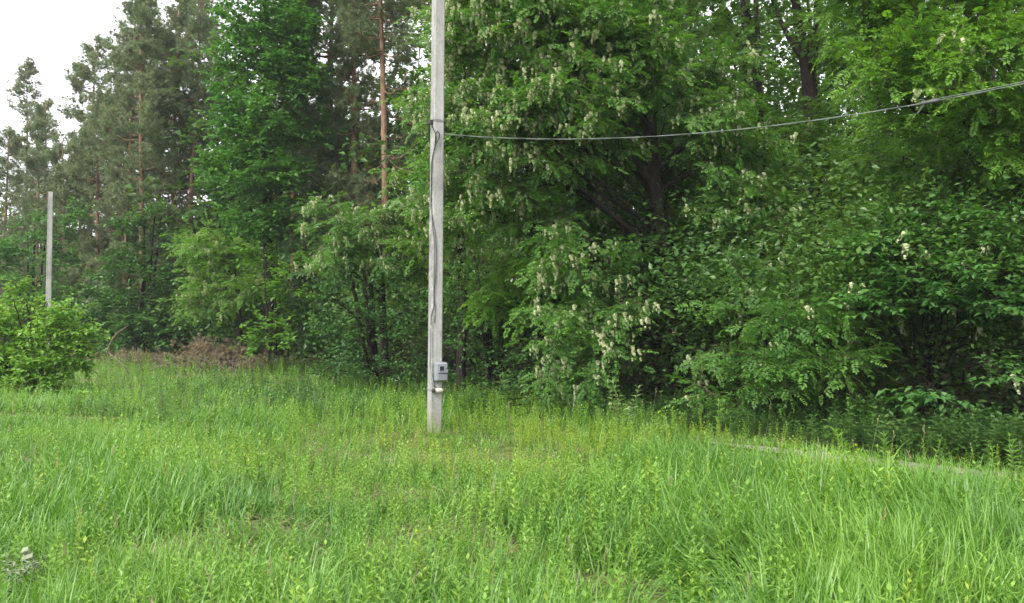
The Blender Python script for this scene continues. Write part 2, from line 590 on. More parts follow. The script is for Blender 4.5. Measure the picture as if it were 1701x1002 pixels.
# ------------------------------------------------------------------ foliage and trees
def sprays(tips, outs, rng, leaves, twigs, tpl, twig_n=3, twig_len=(.45, .8), leaf_n=8, leaf_len=(.18, .27), droop=.15, side=1.0, upj=.35,
           twig_r=.006, blossoms=None, blossom_p=0.0, blossom_len=(.12, .23), flat=.5, spread=1.0, wide=None):
    """Twigs fanning out of each branch tip, leaves alternately on both sides of each twig, flower clusters hanging below."""
    n = len(tips)
    P = np.repeat(tips, twig_n, 0) + rng.normal(0, .06, (n * twig_n, 3))
    O = np.repeat(outs, twig_n, 0)
    D = O * 0.7 + rng.normal(0, spread * .8, (n * twig_n, 3)) * np.array([1, 1, flat])
    D[:, 2] -= droop * .6
    D = unit(D)
    Lg = rng.uniform(*twig_len, len(D))
    if not isinstance(tpl, str):
        twigs.append((P, D, Lg, twig_r))
    if isinstance(tpl, str):
        leaves.append((P, D, Lg))
    t = (np.arange(leaf_n) + .6) / leaf_n
    T = np.repeat(t[None], len(D), 0) + rng.normal(0, .04, (len(D), leaf_n))
    pos = P[:, None] + D[:, None] * (T * Lg[:, None])[..., None]
    pos[..., 2] -= droop * .35 * (T ** 2) * Lg[:, None]
    up = unit(np.array([0, 0, 1.0]) + rng.normal(0, upj, pos.shape))
    sd = unit(np.cross(np.broadcast_to(D[:, None], pos.shape), up))
    sgn = np.where(np.arange(leaf_n) % 2, 1, -1)[None, :, None]
    ld = unit(D[:, None] * .6 + sd * sgn * side + rng.normal(0, .22, pos.shape) - np.array([0, 0, droop]))
    k = pos.shape[0] * pos.shape[1]
    S = rng.uniform(*leaf_len, k)
    if not isinstance(tpl, str):
        leaves.append((pos.reshape(-1, 3), ld.reshape(-1, 3), up.reshape(-1, 3), S, tpl))
    if blossoms is not None and blossom_p > 0:
        sel = rng.random(len(D)) < blossom_p
        cen = P[sel] + D[sel] * (Lg[sel] * rng.uniform(.45, 1.0, sel.sum()))[:, None]
        for rep in range(3):
            q = cen + rng.normal(0, .055, (sel.sum(), 3))
            q[:, 2] -= .03
            blossoms.append((q, unit(np.array([0, 0, -1.0]) + rng.normal(0, .22, q.shape)), rng.uniform(*blossom_len, len(q))))


def tpl_spray(seed, n=7, pairs=6):
    """A leafy locust twig 0.62 m long: feathered leaves on alternate sides; returns leaf and stick geometry."""
    rs = np.random.default_rng(seed)
    lf = MB()
    t = (np.arange(n) + .7) / n
    pos = np.stack([.62 * t, rs.normal(0, .012, n), -.10 * t ** 2 + rs.normal(0, .012, n)], -1)
    sg = np.where(np.arange(n) % 2, 1.0, -1.0)
    ld = np.stack([np.full(n, .55), sg * rs.uniform(.7, 1.1, n), -.22 + rs.normal(0, .18, n)], -1)
    ld[-1] = [1, .1, -.3]
    up = np.array([0, 0, 1.0]) + rs.normal(0, .28, (n, 3))
    S = rs.uniform(.17, .29, n)
    for i in range(n):
        c = tpl_compound(pairs, lw=.19 * rs.uniform(.85, 1.2), ll=.27 * rs.uniform(.85, 1.2))
        V, F = instance(c[0], c[1], ld[i:i + 1], up[i:i + 1], pos[i:i + 1], S[i:i + 1])
        lf.add(V, F)
    st = tube(np.array([[0, 0, 0], [.3, .0, -.02], [.60, 0, -.09]]), [.006, .004, .002], 3, False)
    return lf, st


SPRAYS = [tpl_spray(k) for k in (1, 2, 3, 4)]


def spray_group(nv):
    """Node group that sets a picked leafy twig on each point of the crown."""
    g = bpy.data.node_groups.new('leaf_sprays', 'GeometryNodeTree')
    g.interface.new_socket('Geometry', in_out='INPUT', socket_type='NodeSocketGeometry')
    g.interface.new_socket('Geometry', in_out='OUTPUT', socket_type='NodeSocketGeometry')
    N, L = g.nodes, g.links
    gi, go = N.new('NodeGroupInput'), N.new('NodeGroupOutput')

    def attr(nm, ty):
        a = N.new('GeometryNodeInputNamedAttribute'); a.data_type = ty
        a.inputs['Name'].default_value = nm
        return a.outputs['Attribute']

    tp = attr('tpl', 'INT')

    def part(k):
        c = N.new('FunctionNodeCompare'); c.data_type = 'INT'; c.operation = 'EQUAL'
        ins = [i for i in c.inputs if i.type == 'INT']
        L.new(tp, ins[0]); ins[1].default_value = k
        sp = N.new('GeometryNodeSeparateGeometry'); sp.domain = 'POINT'
        L.new(gi.outputs[0], sp.inputs['Geometry']); L.new(c.outputs[0], sp.inputs['Selection'])
        return sp.outputs['Selection']

    j = N.new('GeometryNodeJoinGeometry')
    for k in range(nv, 0, -1):
        g2 = N.new('GeometryNodeGeometryToInstance')
        L.new(part(k), g2.inputs[0]); L.new(g2.outputs[0], j.inputs[0])
    ip = N.new('GeometryNodeInstanceOnPoints')
    L.new(part(0), ip.inputs['Points']); L.new(j.outputs[0], ip.inputs['Instance'])
    ip.inputs['Pick Instance'].default_value = True
    L.new(attr('idx', 'INT'), ip.inputs['Instance Index'])
    er = N.new('FunctionNodeEulerToRotation'); L.new(attr('rot', 'FLOAT_VECTOR'), er.inputs[0])
    L.new(er.outputs[0], ip.inputs['Rotation'])
    L.new(attr('scl', 'FLOAT'), ip.inputs['Scale'])
    L.new(ip.outputs[0], go.inputs[0])
    return g


SPRAY_NG = spray_group(len(SPRAYS))


def spray_crown(P, D, Lg, rng, mat, root):
    """The crown of a locust: thousands of leafy twigs, too many and small to pick apart."""
    n = len(P)
    Z = unit(np.array([0, 0, 1.0]) + rng.normal(0, .30, (n, 3)))
    X = unit(D)
    Yv = unit(np.cross(Z, X)); Z = np.cross(X, Yv)
    Rm = np.stack([X, Yv, Z], -1)
    eul = np.stack([np.arctan2(Rm[:, 2, 1], Rm[:, 2, 2]), np.arcsin(np.clip(-Rm[:, 2, 0], -1, 1)), np.arctan2(Rm[:, 1, 0], Rm[:, 0, 0])], -1)
    mb = MB(); tplv = []
    for k, (lf, st) in enumerate(SPRAYS):
        V = np.concatenate(lf.V); F = np.concatenate(lf.F)
        mb.add(V, F, 0); mb.add(st[0], st[1], 1)
        tplv += [k + 1] * (len(V) + len(st[0]))
    nt = len(tplv)
    mb.V.append(P.astype(np.float32)); mb.n += n
    o = mb.build('crown', [mat, M['twig']], root, kind='stuff')
    me = o.data
    assert len(me.vertices) == nt + n
    for nm, ty, val in (('tpl', 'INT', np.concatenate([np.array(tplv), np.zeros(n)]).astype(np.int32)),
                        ('idx', 'INT', np.concatenate([np.zeros(nt), rng.integers(0, len(SPRAYS), n)]).astype(np.int32)),
                        ('scl', 'FLOAT', np.concatenate([np.ones(nt), Lg / .62]).astype(np.float32))):
        a = me.attributes.new(nm, ty, 'POINT'); a.data.foreach_set('value', val)
    a = me.attributes.new('rot', 'FLOAT_VECTOR', 'POINT')
    a.data.foreach_set('vector', np.concatenate([np.zeros((nt, 3)), eul]).astype(np.float32).ravel())
    md = o.modifiers.new('leaf_sprays', 'NODES'); md.node_group = SPRAY_NG
    return o


def add_leaves(mb, leaves, mat=0):
    for pos, ld, up, S, tpl in leaves:
        V, F = instance(tpl[0], tpl[1], ld, up, pos, S)
        mb.add(V, F, mat)


def add_twigs(mb, twigs, mat=0):
    for P, D, Lg, r in twigs:
        up = np.broadcast_to(np.array([.2, .1, 1.0]), D.shape)
        V, F = instance(T_STICK[0], T_STICK[1], D, up, P, np.stack([Lg, np.full(len(Lg), r), np.full(len(Lg), r)], -1))
        mb.add(V, F, mat)


def smooth_line(pts, n):
    pts = np.asarray(pts, float)
    t = np.linspace(0, 1, len(pts))
    tt = np.linspace(0, 1, n)
    # Catmull-Rom
    out = []
    for q in tt:
        f = q * (len(pts) - 1)
        i = min(int(f), len(pts) - 2)
        u = f - i
        p0, p1, p2, p3 = pts[max(i - 1, 0)], pts[i], pts[i + 1], pts[min(i + 2, len(pts) - 1)]
        out.append(.5 * ((2 * p1) + (-p0 + p2) * u + (2 * p0 - 5 * p1 + 4 * p2 - p3) * u * u + (-p0 + 3 * p1 - 3 * p2 + p3) * u ** 3))
    return np.array(out)


def lobed_tree(name, label, cat, Yb, trunk_px, lobes, leafmat, seed, tpl=T_COMP, limbs=(), group=None, stems=1, blossom=0.0, tip_k=9.0, bark='bark', **sp):
    """A broadleaved tree or shrub. trunk_px: (px, py or None for the ground, radius[, Y]); lobes: (px, py, Y, r_across, r_up[, density[, blossom factor]])."""
    rng = np.random.default_rng(seed)
    tp = []
    for q in trunk_px:
        Y = q[3] if len(q) > 3 else Yb
        if q[1] is None:
            x = xof(q[0], Y)
            tp.append([x, Y, float(gh(x, Y)) - .05, q[2]])
        else:
            tp.append([*at(q[0], q[1], Y), q[2]])
    tp = np.array(tp)
    base = np.array([tp[0, 0], tp[0, 1], tp[0, 2] + .05])
    root = empty(name, base, label, cat, group)
    line = smooth_line(tp, 5 * len(tp))
    line[1:-1, :2] += rng.normal(0, .012, (len(line) - 2, 2))
    line[:2, 3] *= [1.35, 1.12]
    wood = MB()
    V, F = tube(line[:, :3] - base, np.maximum(line[:, 3], .01), 9)
    wood.add(V, F, 0, True)
    for s in range(1, stems):
        a = rng.uniform(0, 6.28)
        off = np.array([math.cos(a), math.sin(a), 0]) * rng.uniform(.15, .4)
        l2 = line.copy()
        tt = np.linspace(0, 1, len(l2))[:, None]
        l2[:, :3] += off * (.4 + 2.2 * tt)
        V, F = tube(l2[:, :3] - base, np.maximum(l2[:, 3] * .75, .008), 6)
        wood.add(V, F, 0, True)
    for lp in limbs:
        q = np.array([[*at(a, b, (lp_y if lp_y else Yb)), r] for a, b, r, lp_y in lp])
        q = smooth_line(q, 4 * len(q))
        V, F = tube(q[:, :3] - base, q[:, 3], 7)
        wood.add(V, F, 0, True)
    leaves, twigs, bl = [], [], []
    ztop = line[-1, 2]
    for lb in lobes:
        c = at(lb[0], lb[1], lb[2])
        rx, rz = lb[3], lb[4]
        dens = lb[5] if len(lb) > 5 else 1.0
        bf = lb[6] if len(lb) > 6 else 1.0
        nt = max(3, int(tip_k * dens * rx * rx * .55 + tip_k * dens * rx * rz * .45))
        hd = np.linalg.norm((c - base)[:2])
        za = min(max(c[2] - .55 * hd - .2, base[2] + .12 * (ztop - base[2])), ztop - .05)
        i = int(np.argmin(abs(line[:, 2] - za)))
        a = line[i, :3]
        Lb = np.linalg.norm(c - a)
        r0 = min(line[i, 3] * .40, .010 + .008 * Lb)
        lim = curve_pts(a, c, 7, .1 * Lb * rng.uniform(-.3, 1), .03, rng)
        V, F = tube(lim - base, np.linspace(r0, r0 * .45, 7), 6, False)
        wood.add(V, F, 0, True)
        d = unit(rng.normal(size=(nt, 3))) * (rng.random((nt, 1)) ** .42)
        tips = c + d * np.array([rx, rx, rz])
        tips[:, 2] = np.maximum(tips[:, 2], gh(tips[:, 0], tips[:, 1]) + .15)
        outs = unit((tips - c) * np.array([1, 1, .6]) / rx + .5 * unit(c - a + np.array([0, 0, .01])))
        for tpnt in tips:
            s = lim[rng.integers(2, 7)]
            pts = curve_pts(s, tpnt, 5, .08 * np.linalg.norm(tpnt - s), .04, rng)
            V, F = tube(pts - base, np.linspace(r0 * .34, .005, 5), 4, False)
            wood.add(V, F, 0, True)
        sprays(tips, outs, rng, leaves, twigs, tpl, blossoms=bl, blossom_p=blossom * bf, **sp)
    add_twigs(wood, [(P - base, D, L_, r) for P, D, L_, r in twigs])
    wood.build('trunk', M[bark], root)
    if isinstance(tpl, str):
        spray_crown(np.concatenate([q[0] for q in leaves]) - base, np.concatenate([q[1] for q in leaves]), np.concatenate([q[2] for q in leaves]), rng, M[leafmat], root)
    else:
        crown = MB()
        add_leaves(crown, [(p - base, d, u, s, t) for p, d, u, s, t in leaves])
        crown.build('crown', M[leafmat], root)
    if bl and sum(len(b[0]) for b in bl):
        fl = MB()
        for q, d, s in bl:
            if len(q):
                V, F = instance(T_RAC[0], T_RAC[1], d, np.broadcast_to(np.array([1.0, .3, .1]), d.shape), q - base, s)
                fl.add(V, F)
        fl.build('blossom', M['blossom'], root, kind='stuff', label='creamy white hanging flower clusters')
    return root


LOC = dict(twig_n=9, leaf_n=7, twig_len=(.4, .8))
BRO = dict(tpl=T_LEAF, twig_n=4, leaf_n=11, leaf_len=(.075, .13), twig_len=(.35, .7), droop=.12)

# ---- right: the big flowering locust
lobed_tree('locust_tree', 'large dark-trunked locust tree hung with white blossom right of the concrete pole', 'tree', 17.0,
    [(1132, None, .20), (1122, 560, .185), (1108, 430, .175), (1088, 310, .16), (1078, 190, .13), (1068, 70, .09), (1062, -60, .06), (1058, -190, .03)],
    [(840, 50, 16.3, 1.15, 1.0, 1, 3.2), (775, 150, 16.0, .8, 1.1, 1, 3.3), (830, 250, 15.8, 1.1, .9, 1, 2.9), (920, 120, 16.0, 1.2, 1.0, 1, 2.2), (1000, 30, 16.3, 1.3, 1.0),
     (1060, 10, 16.4, .8, .8), (960, 215, 15.7, 1.0, .8), (1165, 165, 16.2, .8, .8), (1060, 140, 16.0, .8, .5), (1180, 130, 16.5, .6, .7), (1200, 260, 16.3, .9, .7), (790, 340, 16.4, .8, .7, 1, 1.4),
     (1000, 345, 17.8, .9, .5), (1228, 365, 16, .7, .5), (1060, 400, 18.2, 1.0, .6), (880, 190, 15.6, .9, .7, 1, 2.6), (1045, 70, 15.9, .9, .6), (910, 10, 15.8, .9, .6, 1, 1.6), (790, 30, 16.0, .8, .7, 1, 3.2), (900, 380, 16.3, .9, .6), (950, 440, 15.2, .8, .45, 1, 1.3), (995, 500, 15.0, .55, .45, 1, 1.5), (1130, 545, 17.9, .9, .5), (970, 540, 14.9, .75, .45, 1, 1.3),
     (1010, 600, 14.7, .6, .4, 1, 1.2), (960, 610, 14.8, .45, .35, 1, 1.5), (1020, 660, 14.5, .35, .25, 1, 1.5), (1222, 470, 15.4, .5, .4, 1, 1.3), (1200, 580, 15.3, .4, .3),
     (1000, -110, 17, 1.9, 1.1), (850, -70, 17, 1.4, 1.0), (1210, -90, 17, 1.1, .8), (980, 130, 18.8, 1.8, 1.6), (1120, 260, 18.8, 1.4, 1.2), (900, 290, 18.5, 1.3, 1.1)],
    'locust', 11, blossom=.30, tip_k=18,
    limbs=[[(1092, 315, .10, 17), (1050, 265, .085, 16.7), (1005, 222, .07, 16.4), (940, 175, .03, 16.1)],
           [(1100, 335, .08, 17), (1060, 290, .07, 17.1), (1000, 190, .05, 17.2), (960, 90, .03, 17.2)],
           [(1112, 430, .07, 17), (1020, 360, .055, 16.4), (930, 280, .04, 16.0), (880, 225, .02, 15.8)],
           [(1085, 290, .08, 17), (1150, 230, .06, 16.8), (1200, 190, .03, 16.6)]], **LOC)

# ---- right: two more locusts deeper in
lobed_tree('locust_tree', 'locust tree forking at the top, bare dark trunk section showing behind the wire', 'tree', 21.0,
    [(1372, None, .24), (1364, 470, .215), (1360, 390, .205), (1352, 260, .19), (1340, 120, .17), (1322, 10, .12), (1305, -120, .06), (1300, -200, .03)],
    [(1310, 240, 20, 1.2, .8), (1420, 210, 19.6, 1.3, .9), (1460, 80, 20, 1.4, 1.0), (1390, 20, 20.5, 1.1, .8, .7), (1430, 280, 19.6, 1.1, .5), (1285, 310, 20, .8, .5), (1480, 300, 20, 1.2, .8),
     (1300, -90, 21, 1.8, 1.1), (1430, -80, 21, 1.8, 1.1), (1470, 390, 20, .8, .5)],
    'locust_fresh', 12, blossom=.02, tip_k=10,
    limbs=[[(1342, 130, .13, 21), (1356, 60, .11, 20.9), (1360, -30, .09, 20.8), (1370, -150, .04, 20.8)],
           [(1342, 110, .09, 21), (1315, 70, .08, 21), (1290, 20, .05, 21), (1270, -40, .03, 21)]], **LOC)
lobed_tree('locust_tree', 'slender locust tree with a crooked dark trunk against white sky patches', 'tree', 24.0,
    [(1272, None, .22), (1266, 400, .20), (1258, 240, .19), (1254, 120, .19), (1244, 50, .15), (1232, -30, .10), (1220, -140, .04)],
    [(1210, 30, 23.5, 1.2, .9, .7), (1190, 200, 23, 1.2, 1.0), (1270, 210, 23.2, 1.0, .7), (1230, 330, 23, 1.4, .8), (1240, -110, 24, 2.0, 1.2)],
    'locust', 13, blossom=.02, tip_k=9, limbs=[[(1254, 110, .10, 24), (1225, 60, .08, 24), (1200, 10, .05, 24), (1170, -30, .03, 24)]], **LOC)
lobed_tree('locust_tree', 'locust tree reaching long boughs in from the right edge above the wire', 'tree', 13.4,
    [(1830, None, .2), (1815, 400, .18), (1800, 200, .16), (1790, 60, .13), (1785, -80, .09), (1780, -220, .04)],
    [(1640, 40, 12.8, 1.0, .5), (1540, 60, 12.8, .9, .45, 1, 2), (1470, 120, 13, .7, .5, 1, 2), (1600, 130, 12.6, .9, .5, 1, 1.5), (1690, 110, 12.6, .8, .6), (1680, 210, 13, .9, .6), (1580, 230, 13.4, 1.0, .6),
     (1500, 20, 13.4, .9, .5, 1, 1.6), (1600, -50, 13, 1.3, .6), (1720, -40, 13, 1.3, .8), (1440, -40, 13.5, 1.0, .6), (1760, 250, 13, 1.2, 1.2)],
    'locust_fresh', 14, blossom=.03, tip_k=14,
    limbs=[[(1795, 60, .08, 13.3), (1700, 28, .055, 13.0), (1600, 45, .04, 12.8), (1510, 60, .02, 12.8)],
           [(1800, 110, .07, 13.3), (1700, 55, .045, 13.2), (1640, 62, .03, 13.1), (1560, 85, .015, 13.0)]], **LOC)
lobed_tree('locust_tree', 'young locust tree with thin leaning stem by the right edge below the wire', 'tree', 15.5,
    [(1740, None, .10), (1720, 430, .09), (1692, 270, .07), (1668, 190, .05), (1655, 140, .03)],
    [(1560, 330, 15, 1.0, .6), (1650, 320, 15, .9, .6), (1690, 280, 15.3, .8, .6), (1500, 260, 15.8, .9, .7), (1500, 350, 15.6, .8, .5), (1620, 250, 15.5, .9, .6)],
    'locust_fresh', 15, blossom=.01, tip_k=13, limbs=[[(1700, 300, .04, 15.5), (1672, 235, .035, 15.4), (1600, 240, .02, 15.2)]], **LOC)

# ---- right: shrubs overhanging the dark hollow
lobed_tree('elm_shrub', 'spreading broad-leaved shrub overhanging the dark hollow at the right edge', 'shrub', 13.6,
    [(1540, None, .07), (1545, 600, .06), (1550, 480, .05), (1555, 400, .035), (1560, 350, .02)],
    [(1490, 410, 12.6, .75, .35), (1560, 400, 12.3, .7, .4), (1640, 390, 12.2, .7, .4), (1690, 440, 11.8, .6, .4), (1520, 455, 12.0, .7, .25), (1600, 465, 11.8, .7, .25), (1680, 495, 11.5, .65, .22),
     (1590, 515, 11.5, .5, .15), (1510, 510, 11.8, .5, .15), (1545, 650, 10.9, .14, .12, 4), (1665, 620, 10.9, .16, .12, 2), (1450, 505, 12.2, .45, .2), (1730, 480, 12, .7, .5)],
    'elm', 21, blossom=.03, tip_k=38, stems=3, tpl=T_LEAF, twig_n=4, leaf_n=10, leaf_len=(.10, .155), twig_len=(.35, .65), droop=.14, flat=.35, upj=.22)
lobed_tree('locust_shrub', 'low locust with white flower tufts left of the dark hollow', 'shrub', 14.4,
    [(1330, None, .06), (1325, 600, .05), (1318, 500, .04), (1310, 440, .025)],
    [(1275, 480, 13.9, .6, .35), (1340, 490, 13.8, .6, .3), (1250, 540, 13.5, .55, .35, 1, 2), (1310, 540, 13.3, .7, .3, 1, 1.5), (1410, 500, 13.2, .6, .25), (1235, 610, 13.2, .5, .3), (1280, 600, 13.0, .5, .3),
     (1390, 560, 12.8, .4, .2, 1, 1.6), (1360, 610, 12.4, .25, .15, 2, 1.5), (1200, 660, 13.2, .35, .2), (1450, 430, 13.8, .6, .35)],
    'locust', 22, blossom=.05, tip_k=20, stems=3, **LOC)
lobed_tree('maple_shrub', 'dark green shrub filling the gap behind the meter box', 'shrub', 19.0,
    [(815, None, .09), (812, 560, .08), (806, 470, .06), (800, 420, .03)],
    [(780, 470, 18.6, .8, .6), (840, 540, 18.2, .8, .55), (780, 570, 18.4, .7, .5), (880, 600, 17.6, .6, .45), (830, 620, 17.8, .6, .35), (900, 520, 17.4, .6, .4), (770, 640, 18, .5, .3), (760, 540, 18.8, .6, .5)],
    'broad', 23, tip_k=24, stems=3, **BRO)
lobed_tree('locust_shrub', 'fresh yellow-green locust sapling left of the big flowering locust', 'shrub', 18.0,
    [(905, None, .06), (900, 540, .05), (895, 440, .035), (890, 390, .02)],
    [(890, 430, 17.4, .75, .4), (840, 480, 17.4, .6, .3), (930, 480, 17.0, .5, .3), (870, 520, 17.2, .6, .3)],
    'locust_fresh', 24, tip_k=20, stems=2, **LOC)

# ---- centre: behind and left of the pole
lobed_tree('locust_tree', 'flowering locust tree whose pale sprays show on both sides of the pole', 'tree', 20.5,
    [(765, None, .13), (768, 480, .11), (760, 340, .10), (750, 200, .08), (745, 60, .06), (742, -100, .03)],
    [(745, 60, 20, .9, 1.0, .8), (715, 170, 20, .55, .6, .8), (760, 260, 20, .9, .8), (705, 290, 20, .5, .7, .8), (780, 400, 20, .9, .6), (735, 380, 20, .7, .6), (770, -80, 20.5, 1.3, 1.0), (700, 420, 20.5, .8, .5)],
    'locust_fresh', 25, blossom=.36, tip_k=12, **LOC)
lobed_tree('maple_shrub', 'dense dark maple shrub filling the wood edge just left of the pole', 'shrub', 21.6,
    [(625, None, .10), (622, 590, .09), (618, 500, .07), (612, 430, .04)],
    [(560, 560, 21, .8, .55), (620, 520, 20.8, .8, .5), (680, 570, 20.6, .7, .55), (600, 600, 20.4, .7, .4), (545, 490, 21, .7, .5), (660, 460, 21, .8, .5), (690, 510, 20.8, .6, .5), (640, 620, 20.2, .6, .3), (550, 610, 20.8, .5, .3), (590, 450, 21.2, .7, .45)],
    'broad', 26, tip_k=24, stems=3, **BRO)
lobed_tree('locust_tree', 'rounded locust in pale bloom above the dark maple left of the pole', 'tree', 23.0,
    [(640, None, .12), (636, 520, .11), (630, 420, .09), (625, 340, .05)],
    [(560, 370, 22.3, .8, .55), (620, 380, 22, .9, .5), (680, 360, 22.3, .7, .5), (580, 430, 22, .9, .5), (650, 430, 22, .8, .4), (540, 420, 22.5, .6, .5), (690, 310, 22.6, .6, .5)],
    'locust', 27, blossom=.36, tip_k=14, **LOC)

# ---- left of centre: the tall oak and lower growth
OAK = dict(tpl=T_KITE, twig_n=5, leaf_n=10, leaf_len=(.16, .25), twig_len=(.45, .9), droop=.1, spread=1.1, flat=.8)
lobed_tree('oak_tree', 'tall dense green oak standing before the pines left of centre', 'tree', 32.0,
    [(450, None, .26), (448, 480, .24), (445, 350, .21), (442, 200, .16), (442, 60, .12), (442, -80, .07), (442, -180, .03)],
    [(440, 20, 31.5, 1.6, 1.3), (412, 90, 31.3, 1.2, 1.1), (470, 110, 31.3, 1.3, 1.1), (402, 190, 31, 1.1, 1.1), (440, 200, 30.8, 1.5, 1.1), (395, 280, 30.8, 1.3, .9), (450, 300, 30.6, 1.3, .9), (385, 330, 31, .8, .7),
     (420, -100, 32, 2.2, 1.6), (430, 370, 30.8, 1.3, .6), (500, 210, 32, 1.1, 1.0), (480, 370, 31, 1.0, .6), (495, 60, 31.5, 1.1, 1.0), (500, 140, 31.4, 1.0, .9), (385, 140, 31.2, .6, .9), (392, 40, 31.5, .7, .9), (385, 255, 31, .6, .8), (440, 110, 31.0, 1.2, 1.0), (450, 260, 30.6, 1.0, .8)],
    'oak', 31, tip_k=22, **OAK)
lobed_tree('locust_tree', 'small pale flowering locust below the oak', 'tree', 33.0,
    [(400, None, .12), (396, 500, .10), (385, 430, .07), (375, 390, .04)],
    [(355, 400, 32.5, 1.0, .6), (385, 430, 32.3, 1.0, .6), (345, 470, 32.2, .9, .5), (400, 480, 32, .9, .5), (320, 410, 32.5, .5, .3), (330, 500, 32.3, .4, .25)],
    'locust_fresh', 32, blossom=.42, tip_k=11, twig_n=8, twig_len=(.5, .95))
lobed_tree('oak_sapling', 'thin yellow-green oak sapling beside the reddish pine stem', 'tree', 30.0,
    [(455, None, .06), (456, 560, .05), (458, 480, .04), (460, 400, .02)],
    [(440, 430, 29.6, .8, .5, .8), (470, 500, 29.4, .9, .5, .8), (430, 540, 29.4, .7, .35, .8), (490, 440, 29.6, .8, .6, .8), (440, 570, 29, .6, .25, .7), (500, 560, 28.8, .6, .4, .8)],
    'locust_fresh', 33, tip_k=13, stems=2, **OAK)
lobed_tree('hazel_shrub', 'broad mid-green hazel thicket behind the brown brushwood', 'shrub', 38.5,
    [(235, None, .10), (235, 540, .09), (238, 440, .07), (240, 360, .03)],
    [(240, 370, 38, 1.2, .8), (210, 430, 38, 1.3, .9), (270, 460, 37.8, 1.3, .9), (180, 500, 37.6, 1.2, .8), (240, 540, 37.4, 1.3, .7), (150, 530, 37.6, 1.1, .7), (290, 400, 38, 1.0, .8), (280, 560, 37.2, 1.0, .5), (200, 560, 37.3, 1.0, .5)],
    'broad', 34, tip_k=14, stems=4, **OAK)
lobed_tree('hazel_shrub', 'green hazel between the far concrete post and the left edge', 'shrub', 43.0,
    [(55, None, .10), (55, 540, .09), (56, 440, .06), (58, 380, .03)],
    [(30, 410, 42.5, 1.2, .8), (70, 390, 42.3, 1.2, .8), (110, 360, 42.5, 1.1, .8), (100, 430, 42, 1.2, .8), (20, 480, 42, 1.3, .9), (90, 500, 41.6, 1.3, .8), (-20, 430, 42, 1.3, 1.0), (130, 460, 41.8, 1.0, .8)],
    'oak', 35, tip_k=11, stems=3, **OAK)

# ---- left foreground: the bright bush in front of the far post
lobed_tree('hornbeam_bush', 'bright yellow-green bush standing in the grass in front of the far post', 'bush', 20.5,
    [(70, None, .05), (70, 600, .045), (72, 540, .03), (74, 500, .015)],
    [(45, 515, 20.2, .42, .38), (100, 525, 20.0, .42, .35), (20, 560, 20.0, .5, .4), (75, 560, 19.7, .55, .4), (125, 560, 20, .4, .35), (10, 610, 19.8, .5, .35), (65, 605, 19.5, .55, .32), (115, 600, 19.8, .4, .3),
     (35, 490, 20.3, .22, .25), (145, 570, 20, .22, .15), (-30, 540, 20.2, .6, .5), (-20, 600, 20, .6, .4), (60, 630, 19.5, .5, .2)],
    'bush', 41, tip_k=115, stems=5, tpl=T_LEAF, twig_n=3, leaf_n=9, leaf_len=(.10, .16), twig_len=(.28, .5), droop=.08, flat=.9)


